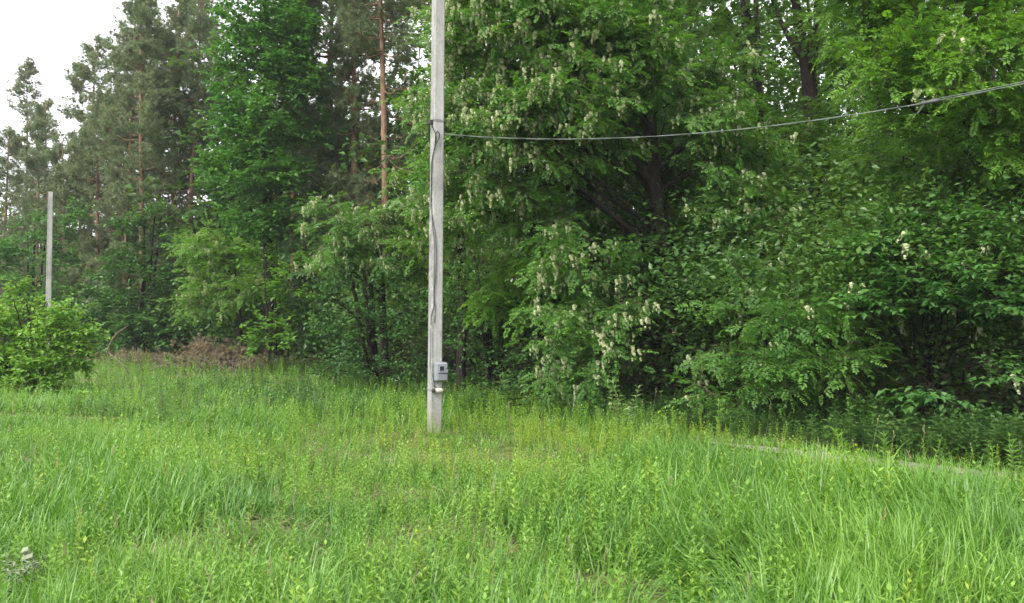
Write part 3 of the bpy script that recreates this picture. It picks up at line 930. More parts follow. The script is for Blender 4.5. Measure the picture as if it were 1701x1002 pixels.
# ------------------------------------------------------------------ pines
def pine_parts(seed, H=19.0, r=.17, cb=.42, spread=2.4, low=0, dead=14, bend=.25, tuft=(.16, .26), dens=1.1, lean=(0, 0)):
    """Wood and needle meshes of one Scots pine standing at the origin."""
    rng = np.random.default_rng(seed)
    zs = np.linspace(0, H, 16)
    t = zs / H
    ph = rng.uniform(0, 6.28)
    line = np.stack([bend * np.sin(2.6 * t + ph) - bend * math.sin(ph) + lean[0] * t, bend * np.cos(2.1 * t + ph) * .8 - bend * .8 * math.cos(ph) + lean[1] * t, zs], -1)
    rad = r * (1 - .86 * t ** 1.15)
    rad[0] *= 1.3
    wood = MB()
    V, F = tube(line, rad, 9)
    wood.add(V, F, 0, True)
    TP, TD = [], []

    def bough(z, L, alive, az, rise):
        a = np.array([np.interp(z, zs, line[:, k]) for k in range(3)])
        d = np.array([math.cos(az), math.sin(az), 0])
        n = 7
        s = np.linspace(0, 1, n)
        P = a + d * (L * s)[:, None]
        P[:, 2] += L * (rise * s + rng.uniform(.0, .35) * s ** 2.2 - .16 * np.sin(np.pi * s))
        P[1:] += np.cumsum(rng.normal(0, .045 * L, (n - 1, 3)), 0) * .6
        r0 = (.016 + .013 * L) * (1.0 if alive else .8)
        V, F = tube(P, np.linspace(r0, .007, n), 5, False)
        wood.add(V, F, 0, True)
        m = int((4 + 4.5 * L) * (dens if alive else .6))
        for q in range(m):
            u = rng.uniform(.32, 1.0)
            p = np.array([np.interp(u, s, P[:, k]) for k in range(3)])
            dd = d * rng.uniform(.2, .9) + np.array([-d[1], d[0], 0]) * rng.choice([-1, 1]) * rng.uniform(.3, 1) + np.array([0, 0, rng.uniform(-.15, .55)])
            dd /= np.linalg.norm(dd)
            l2 = rng.uniform(.25, .75) * (1.15 - .5 * u) * min(1.0, .4 + L * .4)
            e = p + dd * l2
            V, F = tube(np.array([p, (p + e) / 2 + rng.normal(0, .03, 3), e]), [.009, .007, .004], 3, False)
            wood.add(V, F, 0, True)
            if alive:
                for w in range(rng.integers(3, 6)):
                    f = rng.uniform(.25, 1.1)
                    TP.append(p + dd * l2 * f + rng.normal(0, .12, 3))
                    TD.append(dd * .7 + rng.normal(0, .5, 3) + np.array([0, 0, .35]))

    z = cb * H
    while z < H - .25:
        f = (z - cb * H) / (H - cb * H)
        prof = spread * (0.75 + .5 * f - 1.15 * f ** 2.2) if f < .9 else spread * .28
        for k in range(rng.integers(3, 5)):
            bough(z + rng.uniform(-.2, .2), max(.35, prof * rng.uniform(.45, 1.15)), True, rng.uniform(0, 6.28), rng.uniform(.0, .3) + .35 * f)
        z += rng.uniform(.32, .60)
    for k in range(low):
        bough(rng.uniform(.12, cb) * H, spread * rng.uniform(.7, 1.25), True, rng.uniform(0, 6.28), rng.uniform(-.25, .1))
    for k in range(dead):
        bough(rng.uniform(.12, cb + .1) * H, rng.uniform(.6, 2.0), False, rng.uniform(0, 6.28), rng.uniform(-.2, .25))
    TP.append(line[-1]); TD.append(np.array([0, 0, 1.0]))
    TP, TD = np.array(TP), unit(np.array(TD))
    ned = MB()
    for i, tp in enumerate(T_TUFTS):
        q = slice(i, None, len(T_TUFTS))
        V, F = instance(tp[0], tp[1], TD[q], rng.normal(size=TD[q].shape), TP[q], rng.uniform(*tuft, len(TP[q])))
        ned.add(V, F)
    return wood.mesh('trunk', [M['pinebark']]), ned.mesh('crown', [M['needle']])


PINES = {
    'edge': pine_parts(51, H=18.5, r=.19, cb=.30, spread=2.6, low=16, dead=16),
    'tall': pine_parts(52, H=20, r=.17, cb=.46, spread=2.2, low=3, dead=18),
    'slim': pine_parts(53, H=20, r=.15, cb=.50, spread=1.7, low=0, dead=14, dens=.9),
    'bare': pine_parts(54, H=20, r=.17, cb=.60, spread=2.6, low=0, dead=30, bend=.35),
    'bushy': pine_parts(55, H=17, r=.20, cb=.26, spread=3.0, low=18, dead=10),
}


def pine(label, px, Y, kind, s=1.0, rz=0.0):
    x = xof(px, Y)
    o = empty('pine_tree', (x, Y, float(gh(x, Y)) - .03), label, 'tree', 'pines of the wood', rz, s)
    for nm, me in zip(('trunk', 'crown'), PINES[kind]):
        c = bpy.data.objects.new(nm, me)
        COL.objects.link(c)
        c.parent = o


pine('slim far pine with sparse pointed top nearest the left edge', 34, 60, 'slim', 1.08, .4)
pine('short far pine just right of the slim leftmost pine', 78, 57, 'tall', .90, 2.2)
pine('lone stepped pine top rising between the far post and the big pine group', 152, 50, 'tall', 1.0, 1.1)
pine('pine with a straight orange stem above the hazel thicket', 239, 41, 'edge', 1.0, 4.4)
pine('tallest dense pine crown of the left group', 205, 44, 'tall', 1.02, 5.3)
pine('leaning dark pink-brown pine stem left of the twin pines beside the oak', 290, 43, 'tall', .98, .9)
pine('pine with crooked bare boughs between the twin stems beside the oak', 306, 42, 'bare', 1.0, 2.9)
pine('pine with a pink-brown stem nearest the oak on its left', 322, 45, 'slim', 1.06, 3.6)
pine('low-crowned pine behind the far concrete post', 122, 54, 'bushy', .86, .2)
pine('far pine peeping over the hazel at the left edge', 4, 55, 'bushy', .90, 1.7)
pine('squat grey-green pine just left of the far concrete post', 58, 52, 'bushy', .78, 5.1)
pine('squat grey-green pine between the far post and the stepped pine', 110, 47, 'bushy', .74, 3.9)
pine('low bushy pine under the stepped pine top', 165, 46, 'bushy', .85, 2.6)
pine('bushy pine filling the gap behind the straight orange stem', 258, 48, 'bushy', 1.12, 1.4)
pine('dense pine behind the tallest crown of the left group', 196, 52, 'bushy', 1.0, 4.8)
pine('pine with slender reddish stem showing beside the thin oak sapling', 484, 35, 'tall', .92, 3.3)
pine('grey-green pine whose boughs hang beside the oak on its right', 552, 35, 'bushy', 1.15, 1.9)
pine('stout reddish pine stem left of the tall straight orange one', 597, 33, 'edge', 1.0, 3.0)
pine('tall straight pine with bare orange trunk left of the pole', 638, 30, 'bare', 1.0, .6)
pine('pine with the brightest orange trunk close beside the pole', 704, 29, 'bare', 1.02, 2.4)
pine('pine with an orange trunk top above the big flowering locust', 1117, 33, 'tall', 1.0, 4.0)


# ------------------------------------------------------------------ the deep wood behind, one mass
def build_wood():
    rng = np.random.default_rng(77)
    wood, lv = MB(), MB()
    TV, TF = np.array([[0, 0, 0], [.5, .42, .05], [1, 0, -.15], [.45, -.40, .05]]), [np.array([[0, 3, 1]]), np.array([[3, 2, 1]])]
    TV3, TF3 = np.array([[0, -.36, 0], [.1, .36, .03], [1, 0, -.15]]), [np.array([[0, 2, 1]])]
    n = 0
    for i in range(575):
        x = rng.uniform(-66, 56)
        d = rng.uniform(7, 40)
        y = edge_y(x) + d
        if i >= 520:
            x, y = rng.uniform(6, 30), rng.uniform(26, 46)
        out = abs(x) > .72 * y + 3
        if (y < 19 and not out) or abs(x) > 1.25 * y + 8 or y < 2:
            continue
        px = 850 + x / y * FPX
        if px < 350 and y < 56 and not out:
            continue
        n += 1
        H = rng.uniform(12, 19) if px > 350 else rng.uniform(6, 11)
        r = rng.uniform(.06, .12)
        V, F = tube(np.array([[x, y, -.1], [x + rng.normal(0, .3), y, H * .5], [x + rng.normal(0, .6), y, H * .9]]), [r, r * .75, .03], 5, False)
        wood.add(V, F, 0, True)
        nc = rng.integers(11, 16)
        cs = np.stack([rng.normal(0, 1.5, nc), rng.normal(0, 1.5, nc), rng.uniform(.1, 1, nc) * H], -1) + [x, y, 0]
        m = 26 if out else int(58 * max(1, 34 / y) ** 1.6)
        T = np.repeat(cs, m, 0) + unit(rng.normal(size=(nc * m, 3))) * (rng.random((nc * m, 1)) ** .4) * np.array([1.35, 1.35, .8])
        X = unit(rng.normal(0, 1, T.shape) * np.array([1, 1, .4]))
        Z = unit(np.array([0, 0, 1.0]) + rng.normal(0, .5, T.shape))
        tq = (TV3, TF3) if y > 30 or out else T_KITE
        V, F = instance(tq[0], tq[1], X, Z, T, rng.uniform(.7, 1.3, len(T)) * (.5 if out else .0095 * min(max(y, 18), 48)))
        lv.add(V, F)
    # low thicket under the trees that closes the view between the stems
    nc = 3000
    x = np.where(rng.random(nc) < .35, rng.uniform(2, 20, nc), rng.uniform(-24, 22, nc))
    d = np.abs(rng.normal(0, 1, nc)) * 6 + 2.8
    c = np.stack([x, edge_y(x) + d, rng.uniform(.2, 1.0, nc) * np.minimum(1.0 + .55 * d, 5.5)], -1)
    c = c[(abs(c[:, 0]) < .76 * c[:, 1] + 2) & (c[:, 1] > 11) & ~((c[:, 0] > 2.5) & (d < 5.5) & (c[:, 2] < 2.2))]
    xr = rng.uniform(3.5, 17, 750)
    dr_ = rng.uniform(5.0, 8.5, 750)
    c = np.concatenate([c, np.stack([xr, edge_y(xr) + dr_, rng.uniform(.1, 2.6, 750)], -1)])
    m = 70
    T = np.repeat(c, m, 0) + rng.normal(0, 1, (len(c) * m, 3)) * np.array([.55, .55, .28])
    T[:, 2] = np.maximum(T[:, 2], .1)
    X = unit(rng.normal(0, 1, T.shape) * np.array([1, 1, .4]))
    Z = unit(np.array([0, 0, 1.0]) + rng.normal(0, .5, T.shape))
    V, F = instance(T_KITE[0], T_KITE[1], X, Z, T, rng.uniform(.085, .15, len(T)) * np.interp(T[:, 1], [12, 35], [.9, 2.0]))
    lv.add(V, F)
    o = lv.build('woodland', M['far'], kind='stuff', label='deep mixed woodland closing the view as one mass of leaves')
    wood.build('woodland_stem', M['bark'], o, kind='stuff')
    print('background trees', n)


build_wood()


# ------------------------------------------------------------------ ground cover
def wedge(n_per_m2, y0, y1, rng, over=1.12, pad=.5, side=-1, inset=0.0):
    """Random ground points seen by the camera between depths y0 and y1 on the meadow side of the wood edge."""
    W = .66 * y1 * over + pad
    n = int(n_per_m2 * 2 * W * (y1 - y0))
    x = rng.uniform(-W, W, n)
    y = rng.uniform(y0, y1, n)
    k = (abs(x) < .66 * y * over + pad) & (y < edge_y(x) + inset)
    return np.stack([x[k], y[k]], -1)


def vnoise(P, s, seed):
    """Smooth value noise in 0..1 on the ground plane."""
    rs = np.random.default_rng(seed)
    g = rs.random((64, 64))
    q = P / s + 31.7
    i = np.floor(q).astype(int)
    f = q - i
    f = f * f * (3 - 2 * f)
    i %= 63
    a, b = g[i[:, 0], i[:, 1]], g[i[:, 0] + 1, i[:, 1]]
    c, d = g[i[:, 0], i[:, 1] + 1], g[i[:, 0] + 1, i[:, 1] + 1]
    return (a * (1 - f[:, 0]) + b * f[:, 0]) * (1 - f[:, 1]) + (c * (1 - f[:, 0]) + d * f[:, 0]) * f[:, 1]


BARE = [(-1.95, 6.15, .40, .30), (-1.5, 9.4, 1.0, .5), (-.2, 9.6, .8, .4), (-5.4, 8.8, .7, .4), (-2.3, 5.4, .35, .25), (.45, 4.9, .45, .22), (.95, 7.2, .5, .3), (-.9, 7.3, .35, .2), (1.9, 5.0, .3, .2)]   # thin dry patches


def bare_at(P):
    b = np.zeros(len(P))
    for x, y, rx, ry in BARE:
        b = np.maximum(b, np.exp(-(((P[:, 0] - x) / rx) ** 2 + ((P[:, 1] - y) / ry) ** 2)))
    return b


def tall_at(P):
    """Where the long grass stands: 0 short .. 1 tall."""
    n = vnoise(P, 1.6, 5) * .7 + vnoise(P, .6, 6) * .5 - .1
    right = np.clip((P[:, 0] - .4) / 1.2, 0, 1) * np.clip((11 - P[:, 1]) / 3, 0, 1)
    left = np.clip((-2.0 - P[:, 0] * 1.0 - 0 * P[:, 1]) / 1.5, 0, 1) * np.clip((8.5 - P[:, 1]) / 2, 0, 1)
    mid = np.exp(-((P[:, 0] + .6) / 2.2) ** 2) * np.exp(-((P[:, 1] - 9.5) / 2.2) ** 2)
    c = TRACK
    gap = np.abs(P[:, 1] - np.interp(P[:, 0], c[:, 0], c[:, 1], left=99))
    return np.clip(n * .75 + .45 * np.maximum(right, left * .8) - .5 * mid, .05, 1.0) * np.interp(gap, [.3, 1.4, 3.2], [.06, .22, 1])


def herb_zone(P):
    """Where broad-leaved weeds crowd out the grass."""
    n = vnoise(P, 1.3, 31) * .6 + vnoise(P, .5, 32) * .4
    mid = np.exp(-((P[:, 0] + .9) / 2.4) ** 2) * .35
    return np.clip((n + mid - .48) * 4.5, 0, 1) * np.clip(1.3 - tall_at(P) * .8, 0, 1)


def track_gap(P):
    """1 on the gravel track, where little grows."""
    c = TRACK
    yy = np.interp(P[:, 0], c[:, 0], c[:, 1], left=99)
    return abs(P[:, 1] - yy) < .45


def lean_field(P):
    """Direction and strength in which the grass has been pushed over."""
    la = vnoise(P, 1.2, 41) * 9.0
    lm = np.clip((vnoise(P, .9, 42) - .45) * 2.4, 0, 1) * .42
    tr = np.exp(-((P[:, 0] - 1.0) / .7) ** 2 - ((P[:, 1] - 4.7) / .5) ** 2)
    return la, np.maximum(lm, 1.5 * tr)


def build_grass():
    rng = np.random.default_rng(101)
    mb = MB()
    bands = [(3.0, 5.5, 320, 10, 3, .0062, 1.0), (5.5, 8.5, 190, 9, 3, .0078, 1.0), (8.5, 13, 95, 8, 2, .0105, 1.0), (13, 21, 34, 7, 2, .018, 1.0), (21, 48, 10, 7, 1, .030, 1.1)]
    for y0, y1, cl, nb, segs, wd, hs in bands:
        C = wedge(cl, y0, y1, rng, inset=.2)
        b = bare_at(C)
        keep = (rng.random(len(C)) > b * .93) & ~(track_gap(C) & (rng.random(len(C)) < np.interp(C[:, 0], [2.8, 4.2], [.2, .78])))
        C = C[keep]
        hz = herb_zone(C)
        C = C[rng.random(len(C)) > .62 * hz]
        tl = tall_at(C)
        P = np.repeat(C, nb, 0) + rng.normal(0, .05 + .02 * (y1 > 13), (len(C) * nb, 2))
        H = np.repeat(.13 + .40 * tl, nb) * rng.uniform(.55, 1.2, len(P)) * hs
        a = rng.uniform(0, 6.28, len(P))
        ln = np.abs(rng.normal(0, .28, len(P)))
        la, lm = lean_field(P)
        X = np.stack([np.cos(a) * ln + np.cos(la) * lm, np.sin(a) * ln + np.sin(la) * lm, np.ones(len(P))], -1)
        a = np.where(rng.random(len(P)) < lm, la + rng.normal(0, .5, len(P)), a)
        Z = np.stack([np.cos(a), np.sin(a), np.zeros(len(P))], -1)
        T = np.stack([P[:, 0], P[:, 1], gh(P[:, 0], P[:, 1]) - .01], -1)
        grp = rng.integers(0, 3, len(P))
        for g, bd in enumerate((.35, .85, 1.35)):
            tv, tf = tpl_blade(segs, bd)
            k = grp == g
            W = wd * rng.uniform(.6, 1.3, k.sum()) * (.7 + .6 * H[k] / .4)
            V, F = instance(tv, tf, X[k], Z[k], T[k], np.stack([H[k], W, H[k]], -1))
            mb.add(V, F)
    # coarse arching blades in clumps
    for y0, y1, cl, wd in [(3.0, 6, 10, .011), (6, 10, 7, .013), (10, 15, 4, .018)]:
        C = wedge(cl, y0, y1, rng)
        tl = tall_at(C)
        C = C[(rng.random(len(C)) < tl * 1.1) & (bare_at(C) < .5)]
        nb = 11
        P = np.repeat(C, nb, 0) + rng.normal(0, .045, (len(C) * nb, 2))
        H = np.repeat(rng.uniform(.35, .62, len(C)), nb) * rng.uniform(.6, 1.15, len(P))
        a = rng.uniform(0, 6.28, len(P))
        X = np.stack([np.cos(a) * .3, np.sin(a) * .3, np.ones(len(P))], -1)
        Z = np.stack([np.cos(a), np.sin(a), 0 * a], -1)
        T = np.stack([P[:, 0], P[:, 1], gh(P[:, 0], P[:, 1]) - .01], -1)
        grp = rng.integers(0, 2, len(P))
        for g, bd in enumerate((.8, 1.35)):
            tv, tf = tpl_blade(5, bd)
            k = grp == g
            W = wd * rng.uniform(.7, 1.2, k.sum())
            V, F = instance(tv, tf, X[k], Z[k], T[k], np.stack([H[k], W, H[k]], -1))
            mb.add(V, F)
    o = mb.build('meadow_grass', M['grass'], kind='stuff', label='long soft meadow grass covering the clearing')
    return o


def build_herbs():
    rng = np.random.default_rng(102)
    mb = MB()
    tp = [tpl_herb(9, 2, .25, .085, 1), tpl_herb(9, 2, .21, .05, 2), tpl_herb(10, 2, .18, .06, 3, up=.9)]
    for y0, y1, dn, sc in [(3.0, 6, 95, .9), (6, 10, 85, 1.0), (10, 16, 42, 1.1), (16, 26, 11, 1.35), (26, 46, 8, 1.7)]:
        P = wedge(dn, y0, y1, rng, inset=.1)
        tl = tall_at(P)
        nz = vnoise(P, 1.1, 9) * .6 + vnoise(P, 3.1, 10) * .5
        keep = (rng.random(len(P)) < np.clip(.12 + .25 * nz + 1.0 * herb_zone(P), .06, 1)) & (rng.random(len(P)) > bare_at(P) * .8) & ~(track_gap(P) & (rng.random(len(P)) < .6))
        P, tl = P[keep], tl[keep]
        H = rng.uniform(.16, .40, len(P)) * sc * (.8 + .5 * tl)
        X = np.stack([rng.normal(0, .14, len(P)), rng.normal(0, .14, len(P)), np.ones(len(P))], -1)
        a = rng.uniform(0, 6.28, len(P))
        Z = np.stack([np.cos(a), np.sin(a), 0 * a], -1)
        T = np.stack([P[:, 0], P[:, 1], gh(P[:, 0], P[:, 1])], -1)
        g = rng.integers(0, 3, len(P))
        zone = np.exp(-((P[:, 0] - 1.0) / 3.6) ** 2) * np.exp(-((P[:, 1] - 10.3 + .25 * P[:, 0]) / 1.9) ** 2)
        yel = rng.random(len(P)) < .08 + .85 * zone
        for i in range(3):
            for q in range(2):
                k = (g == i) & (yel == bool(q))
                V, F = instance(tp[i][0], tp[i][1], X[k], Z[k], T[k], H[k])
                mb.add(V, F, q)
    return mb.build('meadow_herb', [M['herb'], M['herb_yellow']], kind='stuff', label='leafy yellow-green weeds growing through the meadow grass')


def build_straw():
    rng = np.random.default_rng(103)
    mb = MB()
    tv, tf = tpl_blade(2, .5)
    P = []
    for x, y, rx, ry in BARE:
        P.append(np.stack([rng.normal(x, rx * .8, 420), rng.normal(y, ry * .9, 420)], -1))
    P.append(wedge(26, 3, 9, rng)); P.append(wedge(8, 9, 16, rng))
    P = np.concatenate(P)
    a = rng.uniform(0, 6.28, len(P))
    X = np.stack([np.cos(a), np.sin(a), rng.uniform(.02, .5, len(P))], -1)
    Z = np.broadcast_to(np.array([0, 0, 1.0]), X.shape)
    T = np.stack([P[:, 0], P[:, 1], gh(P[:, 0], P[:, 1]) + .015], -1)
    L_ = rng.uniform(.10, .28, len(P))
    V, F = instance(tv, tf, X, Z, T, np.stack([L_, np.full(len(P), .009), -L_ * .3], -1))
    mb.add(V, F)
    # upright dry stalks with pale seed heads
    P = np.concatenate([wedge(1.4, 3.4, 8, rng), wedge(.8, 8, 15, rng)])
    H = rng.uniform(.40, .72, len(P))
    a = rng.uniform(0, 6.28, len(P))
    X = np.stack([np.cos(a) * .22, np.sin(a) * .22, np.ones(len(P))], -1)
    T = np.stack([P[:, 0], P[:, 1], gh(P[:, 0], P[:, 1])], -1)
    V, F = instance(T_STICK[0], T_STICK[1], X, np.broadcast_to(np.array([1.0, 0, .1]), X.shape), T, np.stack([H, np.full(len(P), .0022), np.full(len(P), .0022)], -1))
    mb.add(V, F)
    tip = T + unit(X) * (H * .97)[:, None]
    for q in range(7):
        d = unit(X) * 1.0 + rng.normal(0, .35, X.shape)
        V, F = instance(T_KITE[0], T_KITE[1], d, rng.normal(size=d.shape), tip - unit(X) * (q * .012), np.stack([np.full(len(P), .035), np.full(len(P), .012), np.full(len(P), .03)], -1))
        mb.add(V, F)
    return mb.build('dry_straw', M['straw'], kind='stuff', label='flattened dry straw lying in thin patches of the meadow')


def build_nettles():
    rng = np.random.default_rng(104)
    mb = MB()
    tp = [tpl_herb(9, 2, .27, .13, 11, up=.15), tpl_herb(8, 2, .30, .15, 12, up=.05), tpl_herb(7, 3, .28, .11, 13, up=.25)]
    x = rng.uniform(-9, 13, 11500)
    off = rng.uniform(-1.1, 4.2, len(x))
    y = edge_y(x) + off
    k = (abs(x) < .72 * y + .6) & (rng.random(len(x)) < np.interp(off, [-1.1, -.4, 0, 1.6, 4.2], [.10, .5, 1, .9, .35]) * np.where(off < 0, (x < 2.6) * 1.0 + (x >= 2.6) * .25, 1) * np.clip(1.25 - (y - 9) / 22, .2, 1))
    # the cooler belt of weeds between the pole and the wood
    xb = rng.uniform(-8, 3.2, 3200)
    yb = rng.uniform(12.8, 24, 3200)
    ob = yb - edge_y(xb)
    Pb = np.stack([xb, yb], -1)
    kb = (ob < 0) & (rng.random(3200) < np.clip(vnoise(Pb, 1.1, 22) * 1.7 - .25, 0, 1)) & (rng.random(3200) < np.interp(yb, [12.8, 15, 24], [.35, 1, .7]))
    off = np.concatenate([off[k], np.full(kb.sum(), .3)])
    P = np.concatenate([np.stack([x, y], -1)[k], Pb[kb]])
    k = slice(None)
    H = rng.uniform(.26, .66, len(P)) * (.32 + .85 * vnoise(P, .8, 21))
    H *= np.interp(off[k], [-1.1, .5, 4.2], [.75, 1.0, .9])
    X = np.stack([rng.normal(0, .1, len(P)), rng.normal(0, .1, len(P)) - .05, np.ones(len(P))], -1)
    a = rng.uniform(0, 6.28, len(P))
    Z = np.stack([np.cos(a), np.sin(a), 0 * a], -1)
    T = np.stack([P[:, 0], P[:, 1], gh(P[:, 0], P[:, 1])], -1)
    g = rng.integers(0, 3, len(P))
    for i in range(3):
        q = g == i
        V, F = instance(tp[i][0], tp[i][1], X[q], Z[q], T[q], H[q])
        mb.add(V, F)
    return mb.build('nettle_growth', M['nettle'], kind='stuff', label='dark green nettles growing in the shade along the wood edge')


build_grass()
build_herbs()
build_straw()
build_nettles()


# ------------------------------------------------------------------ single weeds that stand out
def weed(name, label, px, Y, H, mat, seed, stems=1, nodes=9, per=3, ll=.34, lw=.10, up=.5, spread=.12, leafy=T_LEAF):
    rng = np.random.default_rng(seed)
    x = xof(px, Y)
    root = empty(name, (x, Y, float(gh(x, Y))), label, 'weed')
    st, lv = MB(), MB()
    for s in range(stems):
        h = H * rng.uniform(.85, 1.0)
        b = np.array([*rng.normal(0, spread * .25, 2), 0])
        e = b + np.array([*rng.normal(0, spread, 2), h])
        P = curve_pts(b, e, 6, 0, .02, rng)
        V, F = tube(P, np.linspace(.006, .0025, 6), 5)
        st.add(V, F, 0, True)
        pos, d, S = [], [], []
        for i in range(nodes):
            t = .25 + .75 * i / (nodes - 1)
            for k in range(per):
                a = i * 2.0 + k * 6.28 / per + rng.normal(0, .3)
                pos.append([np.interp(t, np.linspace(0, 1, 6), P[:, q]) for q in range(3)])
                d.append([math.cos(a), math.sin(a), up + .6 * t ** 4 + rng.normal(0, .15)])
                S.append(ll * h * (1 - .35 * t) * rng.uniform(.8, 1.15))
        pos, d, S = np.array(pos), np.array(d), np.array(S)
        V, F = instance(leafy[0], leafy[1], d, np.broadcast_to(np.array([0, 0, 1.0]), d.shape) + rng.normal(0, .2, d.shape), pos, np.stack([S, S * lw / .30, S], -1))
        lv.add(V, F)
    st.build('stem', M['herbstem'], root)
    lv.build('foliage', M[mat], root)
    return root


M['herbstem'] = solid_mat('herb_stem', [(.3, (.06, .09, .03)), (.7, (.12, .16, .05))], rough=.6)
M['palewee'] = leaf_mat('pale_weed_leaf', (.10, .20, .06), (.17, .29, .09), (.26, .38, .14), trans=.3, spec=.5, rough=.38)
weed('tall_weed', 'pale upright leafy weed standing above the nettles below the flowering locust', 1040, 12.2, .78, 'palewee', 1, stems=3, ll=.24, spread=.16)
weed('tall_weed', 'left of two feathery-topped weeds at the gravel track', 1450, 8.0, .60, 'herb', 2, nodes=10, per=4, ll=.28, lw=.07, up=.9)
weed('tall_weed', 'right of two feathery-topped weeds at the gravel track', 1487, 7.9, .62, 'herb', 3, nodes=10, per=4, ll=.28, lw=.07, up=.9)
weed('tall_weed', 'thin forked shoot just right of the two feathery-topped weeds', 1532, 7.9, .50, 'herb', 4, nodes=5, per=2, ll=.26, lw=.05, up=1.4)
weed('tall_weed', 'short yellow-green weed beside the track, far right edge', 1685, 7.6, .55, 'herb', 5, stems=2, nodes=9, per=3, ll=.22, lw=.10, up=.6)
weed('sapling', 'tiny yellow-leaved sapling in the grass right of the bright bush', 135, 14.6, .42, 'bush', 6, stems=2, nodes=5, per=3, ll=.42, lw=.20, up=.2)
weed('tall_weed', 'clump of pale grey-leaved weeds in the left meadow', 272, 12.5, .62, 'palewee', 7, stems=5, nodes=8, per=3, ll=.22, lw=.10, spread=.2)
weed('tall_weed', 'dark thin-stemmed weed above the brown bare patch', 436, 7.6, .55, 'herb', 8, stems=2, nodes=6, per=3, ll=.26, lw=.12, spread=.12)
weed('tall_weed', 'small fresh sprig at the nettle edge in front of the low locust', 1185, 11.4, .50, 'bush', 9, stems=2, nodes=6, per=3, ll=.26, lw=.14)
weed('nettle_sprig', 'broad-leaved sprig rising from the nettles just right of the meter pole', 862, 14.6, .72, 'nettle', 10, stems=3, nodes=6, per=3, ll=.34, lw=.16, spread=.2)


# ------------------------------------------------------------------ dead brushwood at the left
def brush(label, x0, x1, Y, H, n, seed, needles):
    rng = np.random.default_rng(seed)
    xa, xb = xof(x0, Y), xof(x1, Y)
    c = np.array([(xa + xb) / 2, Y, float(gh((xa + xb) / 2, Y))])
    hw = (xb - xa) / 2
    root = empty('brush_pile', c, label, 'brushwood')
    tw, nd = MB(), MB()
    TP, TD = [], []
    for i in range(n):
        p = np.array([rng.uniform(-hw, hw), rng.normal(0, .6), .02])
        hh = H * (1 - .55 * (p[0] / hw) ** 2) * rng.uniform(.35, 1.1)
        e = p + np.array([rng.normal(0, .8), rng.normal(0, .5), hh])
        P = curve_pts(p, e, 6, .12, .06, rng)
        V, F = tube(P, np.linspace(rng.uniform(.010, .024), .004, 6), 4)
        tw.add(V, F, 0, True)
        for q in range(5):
            t = rng.uniform(.3, 1)
            s = np.array([np.interp(t, np.linspace(0, 1, 6), P[:, k]) for k in range(3)])
            d = unit(rng.normal(0, 1, 3) * np.array([1, .7, .5]) + np.array([0, 0, .3]))
            l = rng.uniform(.2, .5)
            V, F = tube(np.array([s, s + d * l * .5 + rng.normal(0, .03, 3), s + d * l]), [.007, .005, .003], 3, False)
            tw.add(V, F, 0, True)
            for w in range(needles):
                TP.append(s + d * l * rng.uniform(.3, 1.05) + rng.normal(0, .05, 3)); TD.append(d + rng.normal(0, .4, 3))
    tw.build('twig', M['deadtwig'], root, kind='stuff')
    if needles:
        TP, TD = np.array(TP), unit(np.array(TD))
        V, F = instance(T_TUFTS[0][0], T_TUFTS[0][1], TD, rng.normal(size=TD.shape), TP, rng.uniform(.10, .17, len(TP)))
        nd.add(V, F)
        nd.build('dead_needle', M['deadneedle'], root, kind='stuff')


brush('rounded heap of rusty dead pine boughs under the pale flowering locust', 320, 374, 32.5, 1.1, 52, 61, 3)
brush('long low ridge of brown brushwood beside the bright bush', 165, 300, 34.0, .45, 50, 62, 1)
brush('low reddish brushwood strip running to the dark maple shrub', 405, 500, 29.5, .34, 36, 63, 1)
brush('tangle of thin bare twigs sticking out of the grass before the rusty heap', 230, 400, 29.0, .75, 36, 64, 0)


def dead_branch(label, pts, r, seed):
    rng = np.random.default_rng(seed)
    P = smooth_line(np.array(pts), 14)
    base = np.array([P[0, 0], P[0, 1], P[0, 2]])
    mb = MB()
    V, F = tube(P - base, np.linspace(r, r * .45, len(P)), 7)
    mb.add(V, F, 0, True)
    for i in range(5):
        s = P[rng.integers(4, 13)] - base
        d = unit(rng.normal(0, 1, 3) + np.array([.4, 0, .2]))
        V, F = tube(np.array([s, s + d * .14, s + d * .26 + rng.normal(0, .03, 3)]), [r * .4, r * .3, r * .15], 4)
        mb.add(V, F, 0, True)
    o = mb.build('dead_branch', M['deadtwig'])
    o.location = tuple(base)
    return tag(o, label, 'branch')


dead_branch('forked dead branch slanting up out of the brushwood beside the bright bush', [at(176, 590, 31), at(186, 565, 31), at(200, 550, 31), at(214, 541, 31)], .035, 1)
dead_branch('dark dead branch lying slantwise in the grass before the brushwood ridge', [at(216, 624, 27), at(205, 608, 27), at(190, 594, 27.2), at(180, 585, 27.4)], .03, 2)


